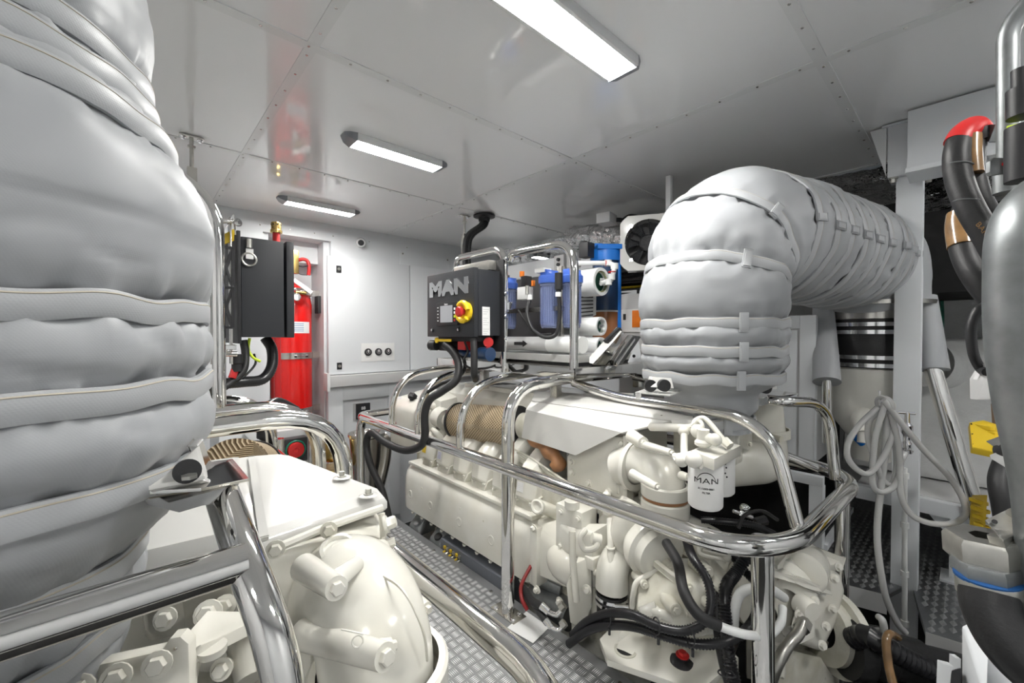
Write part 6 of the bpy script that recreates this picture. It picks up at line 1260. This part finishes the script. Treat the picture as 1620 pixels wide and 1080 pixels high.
ob('lower_bracket', B().prism([(1.37, -0.034, 0.968), (1.316, -0.066, 1.002), (1.33, -0.078, 0.996), (1.33, -0.079, 0.945), (1.382, -0.045, 0.957)], (.006, .01, 0), .001).prism([(1.376, -0.04, 0.938), (1.33, -0.079, 0.981), (1.33, -0.079, 0.913), (1.378, -0.042, 0.93)], (.006, .01, 0), .001), 'shade', o)
ob('black_sensor', B().cyl((1.388, -0.051, 0.949), (1.345, -0.066, 0.965), .018), 'dark', o)
# hydraulic valve block with hose
HV = thing('hydraulic_fitting', 'zinc hydraulic valve block with big black hose at the lower right corner', 'fitting', (1.224, -0.041, 0.751))
ob('block', B().prism([(1.205, -0.022, 0.846), (1.329, -0.053, 0.84), (1.261, -0.073, 0.826), (1.139, -0.043, 0.836)], (.0, .0, -.004), .002).prism([(1.143, -0.043, 0.835), (1.263, -0.074, 0.826), (1.278, -0.089, 0.8), (1.246, -0.088, 0.739), (1.149, -0.053, 0.796)], (.01, .02, .0), .002), 'zinc', HV)
ob('port_hole', B().cyl((1.196, -0.034, 0.849), (1.204, -0.034, 0.846), .004), 'dark', HV)
ob('side_port', B().cyl((1.285, -0.068, 0.837), (1.311, -0.091, 0.849), .022), 'zinc', HV)
ob('collar_nut', B().lathe([(.02, 0), (.050, 0), (.056, .008), (.056, .044), (.048, .052), (.02, .052)], (1.188, -0.020, 0.821), (.04, -.06, -1), 6), 'zinc', HV)
ob('lock_nut', B().lathe([(.02, 0), (.044, 0), (.047, .006), (.047, .026), (.043, .030), (.02, .030)], (1.168, -0.023, 0.779), (.04, -.06, -1), 6), 'galv', HV)
ob('seal_ring', B().lathe([(.03, 0), (.044, 0), (.044, .005), (.03, .005)], (1.159, -0.025, 0.756), (.04, -.06, -1), 30), 'bluering', HV, label='blue sealing ring')
ob('ferrule', B().lathe([(.02, 0), (.0425, 0), (.0435, .004), (.0435, .032), (.041, .036), (.02, .036)], (1.157, -0.026, 0.753), (.04, -.06, -1), 30), 'zinc', HV)
ob('hose', B().tube([(1.149, -0.027, 0.733), (1.137, -0.03, 0.705), (1.124, -0.046, 0.669), (1.12, -0.071, 0.64), (1.131, -0.108, 0.614)], .040, seg=28), 'rubber', HV)
o = thing('machine_casing', 'white casing with a sloping top at the bottom right corner', 'housing', (1.298, -0.046, 0.498))
ob('housing_body', B().hull([(1.347, 0.006, 0.558), (1.345, 0.004, 0.391), (1.401, -0.004, 0.545), (1.33, -0.033, 0.584), (1.203, -0.028, 0.497), (1.755, -0.126, 0.399), (1.827, -0.195, 0.233), (1.662, -0.176, 0.427)], .006), 'wallw', o)
ob('small_bracket', B().prism([(1.358, 0.034, 0.451), (1.348, 0.016, 0.46), (1.345, 0.017, 0.396), (1.355, 0.035, 0.379)], (.01, .01, 0), .001), 'wallw', o)
ob('small_bracket', B().prism([(1.421, 0.016, 0.442), (1.417, 0.007, 0.447), (1.416, 0.007, 0.413), (1.421, 0.016, 0.41)], (.01, .01, 0)), 'wallw', o)
ob('grommet', B().hull([(1.298, 0.021, 0.477), (1.316, 0.005, 0.484), (1.286, 0.004, 0.426), (1.265, 0.023, 0.426), (1.377, 0.016, 0.437)], .008), 'dark', o)
ob('foot', B().box(V((1.527, -0.055, 0.336)) - V((.05, .05, .5)), V((1.527, -0.055, 0.336)) + V((.05, .05, .02))), 'wallw', o)
# paper sheet on the walkway, tread plate corner
o = ob('paper_sheet', B().prism([(1.118, 1.261, 0.004), (1.248, 1.280, 0.004), (1.249, 1.147, 0.004), (1.137, 1.130, 0.004)], (0, 0, .0008)), 'paper'); tag(o, 'blank white paper sheet lying at the foot of the rail post', 'paper')
# aft machinery in the dark under the starboard side
o = ob('bilge_frame', B().beam((1.9, 1.0, -.2), (3.3, .6, -.2), .08, .05, .004), 'grey'); tag(o, 'dark hull frame deep below the gearbox', 'frame')
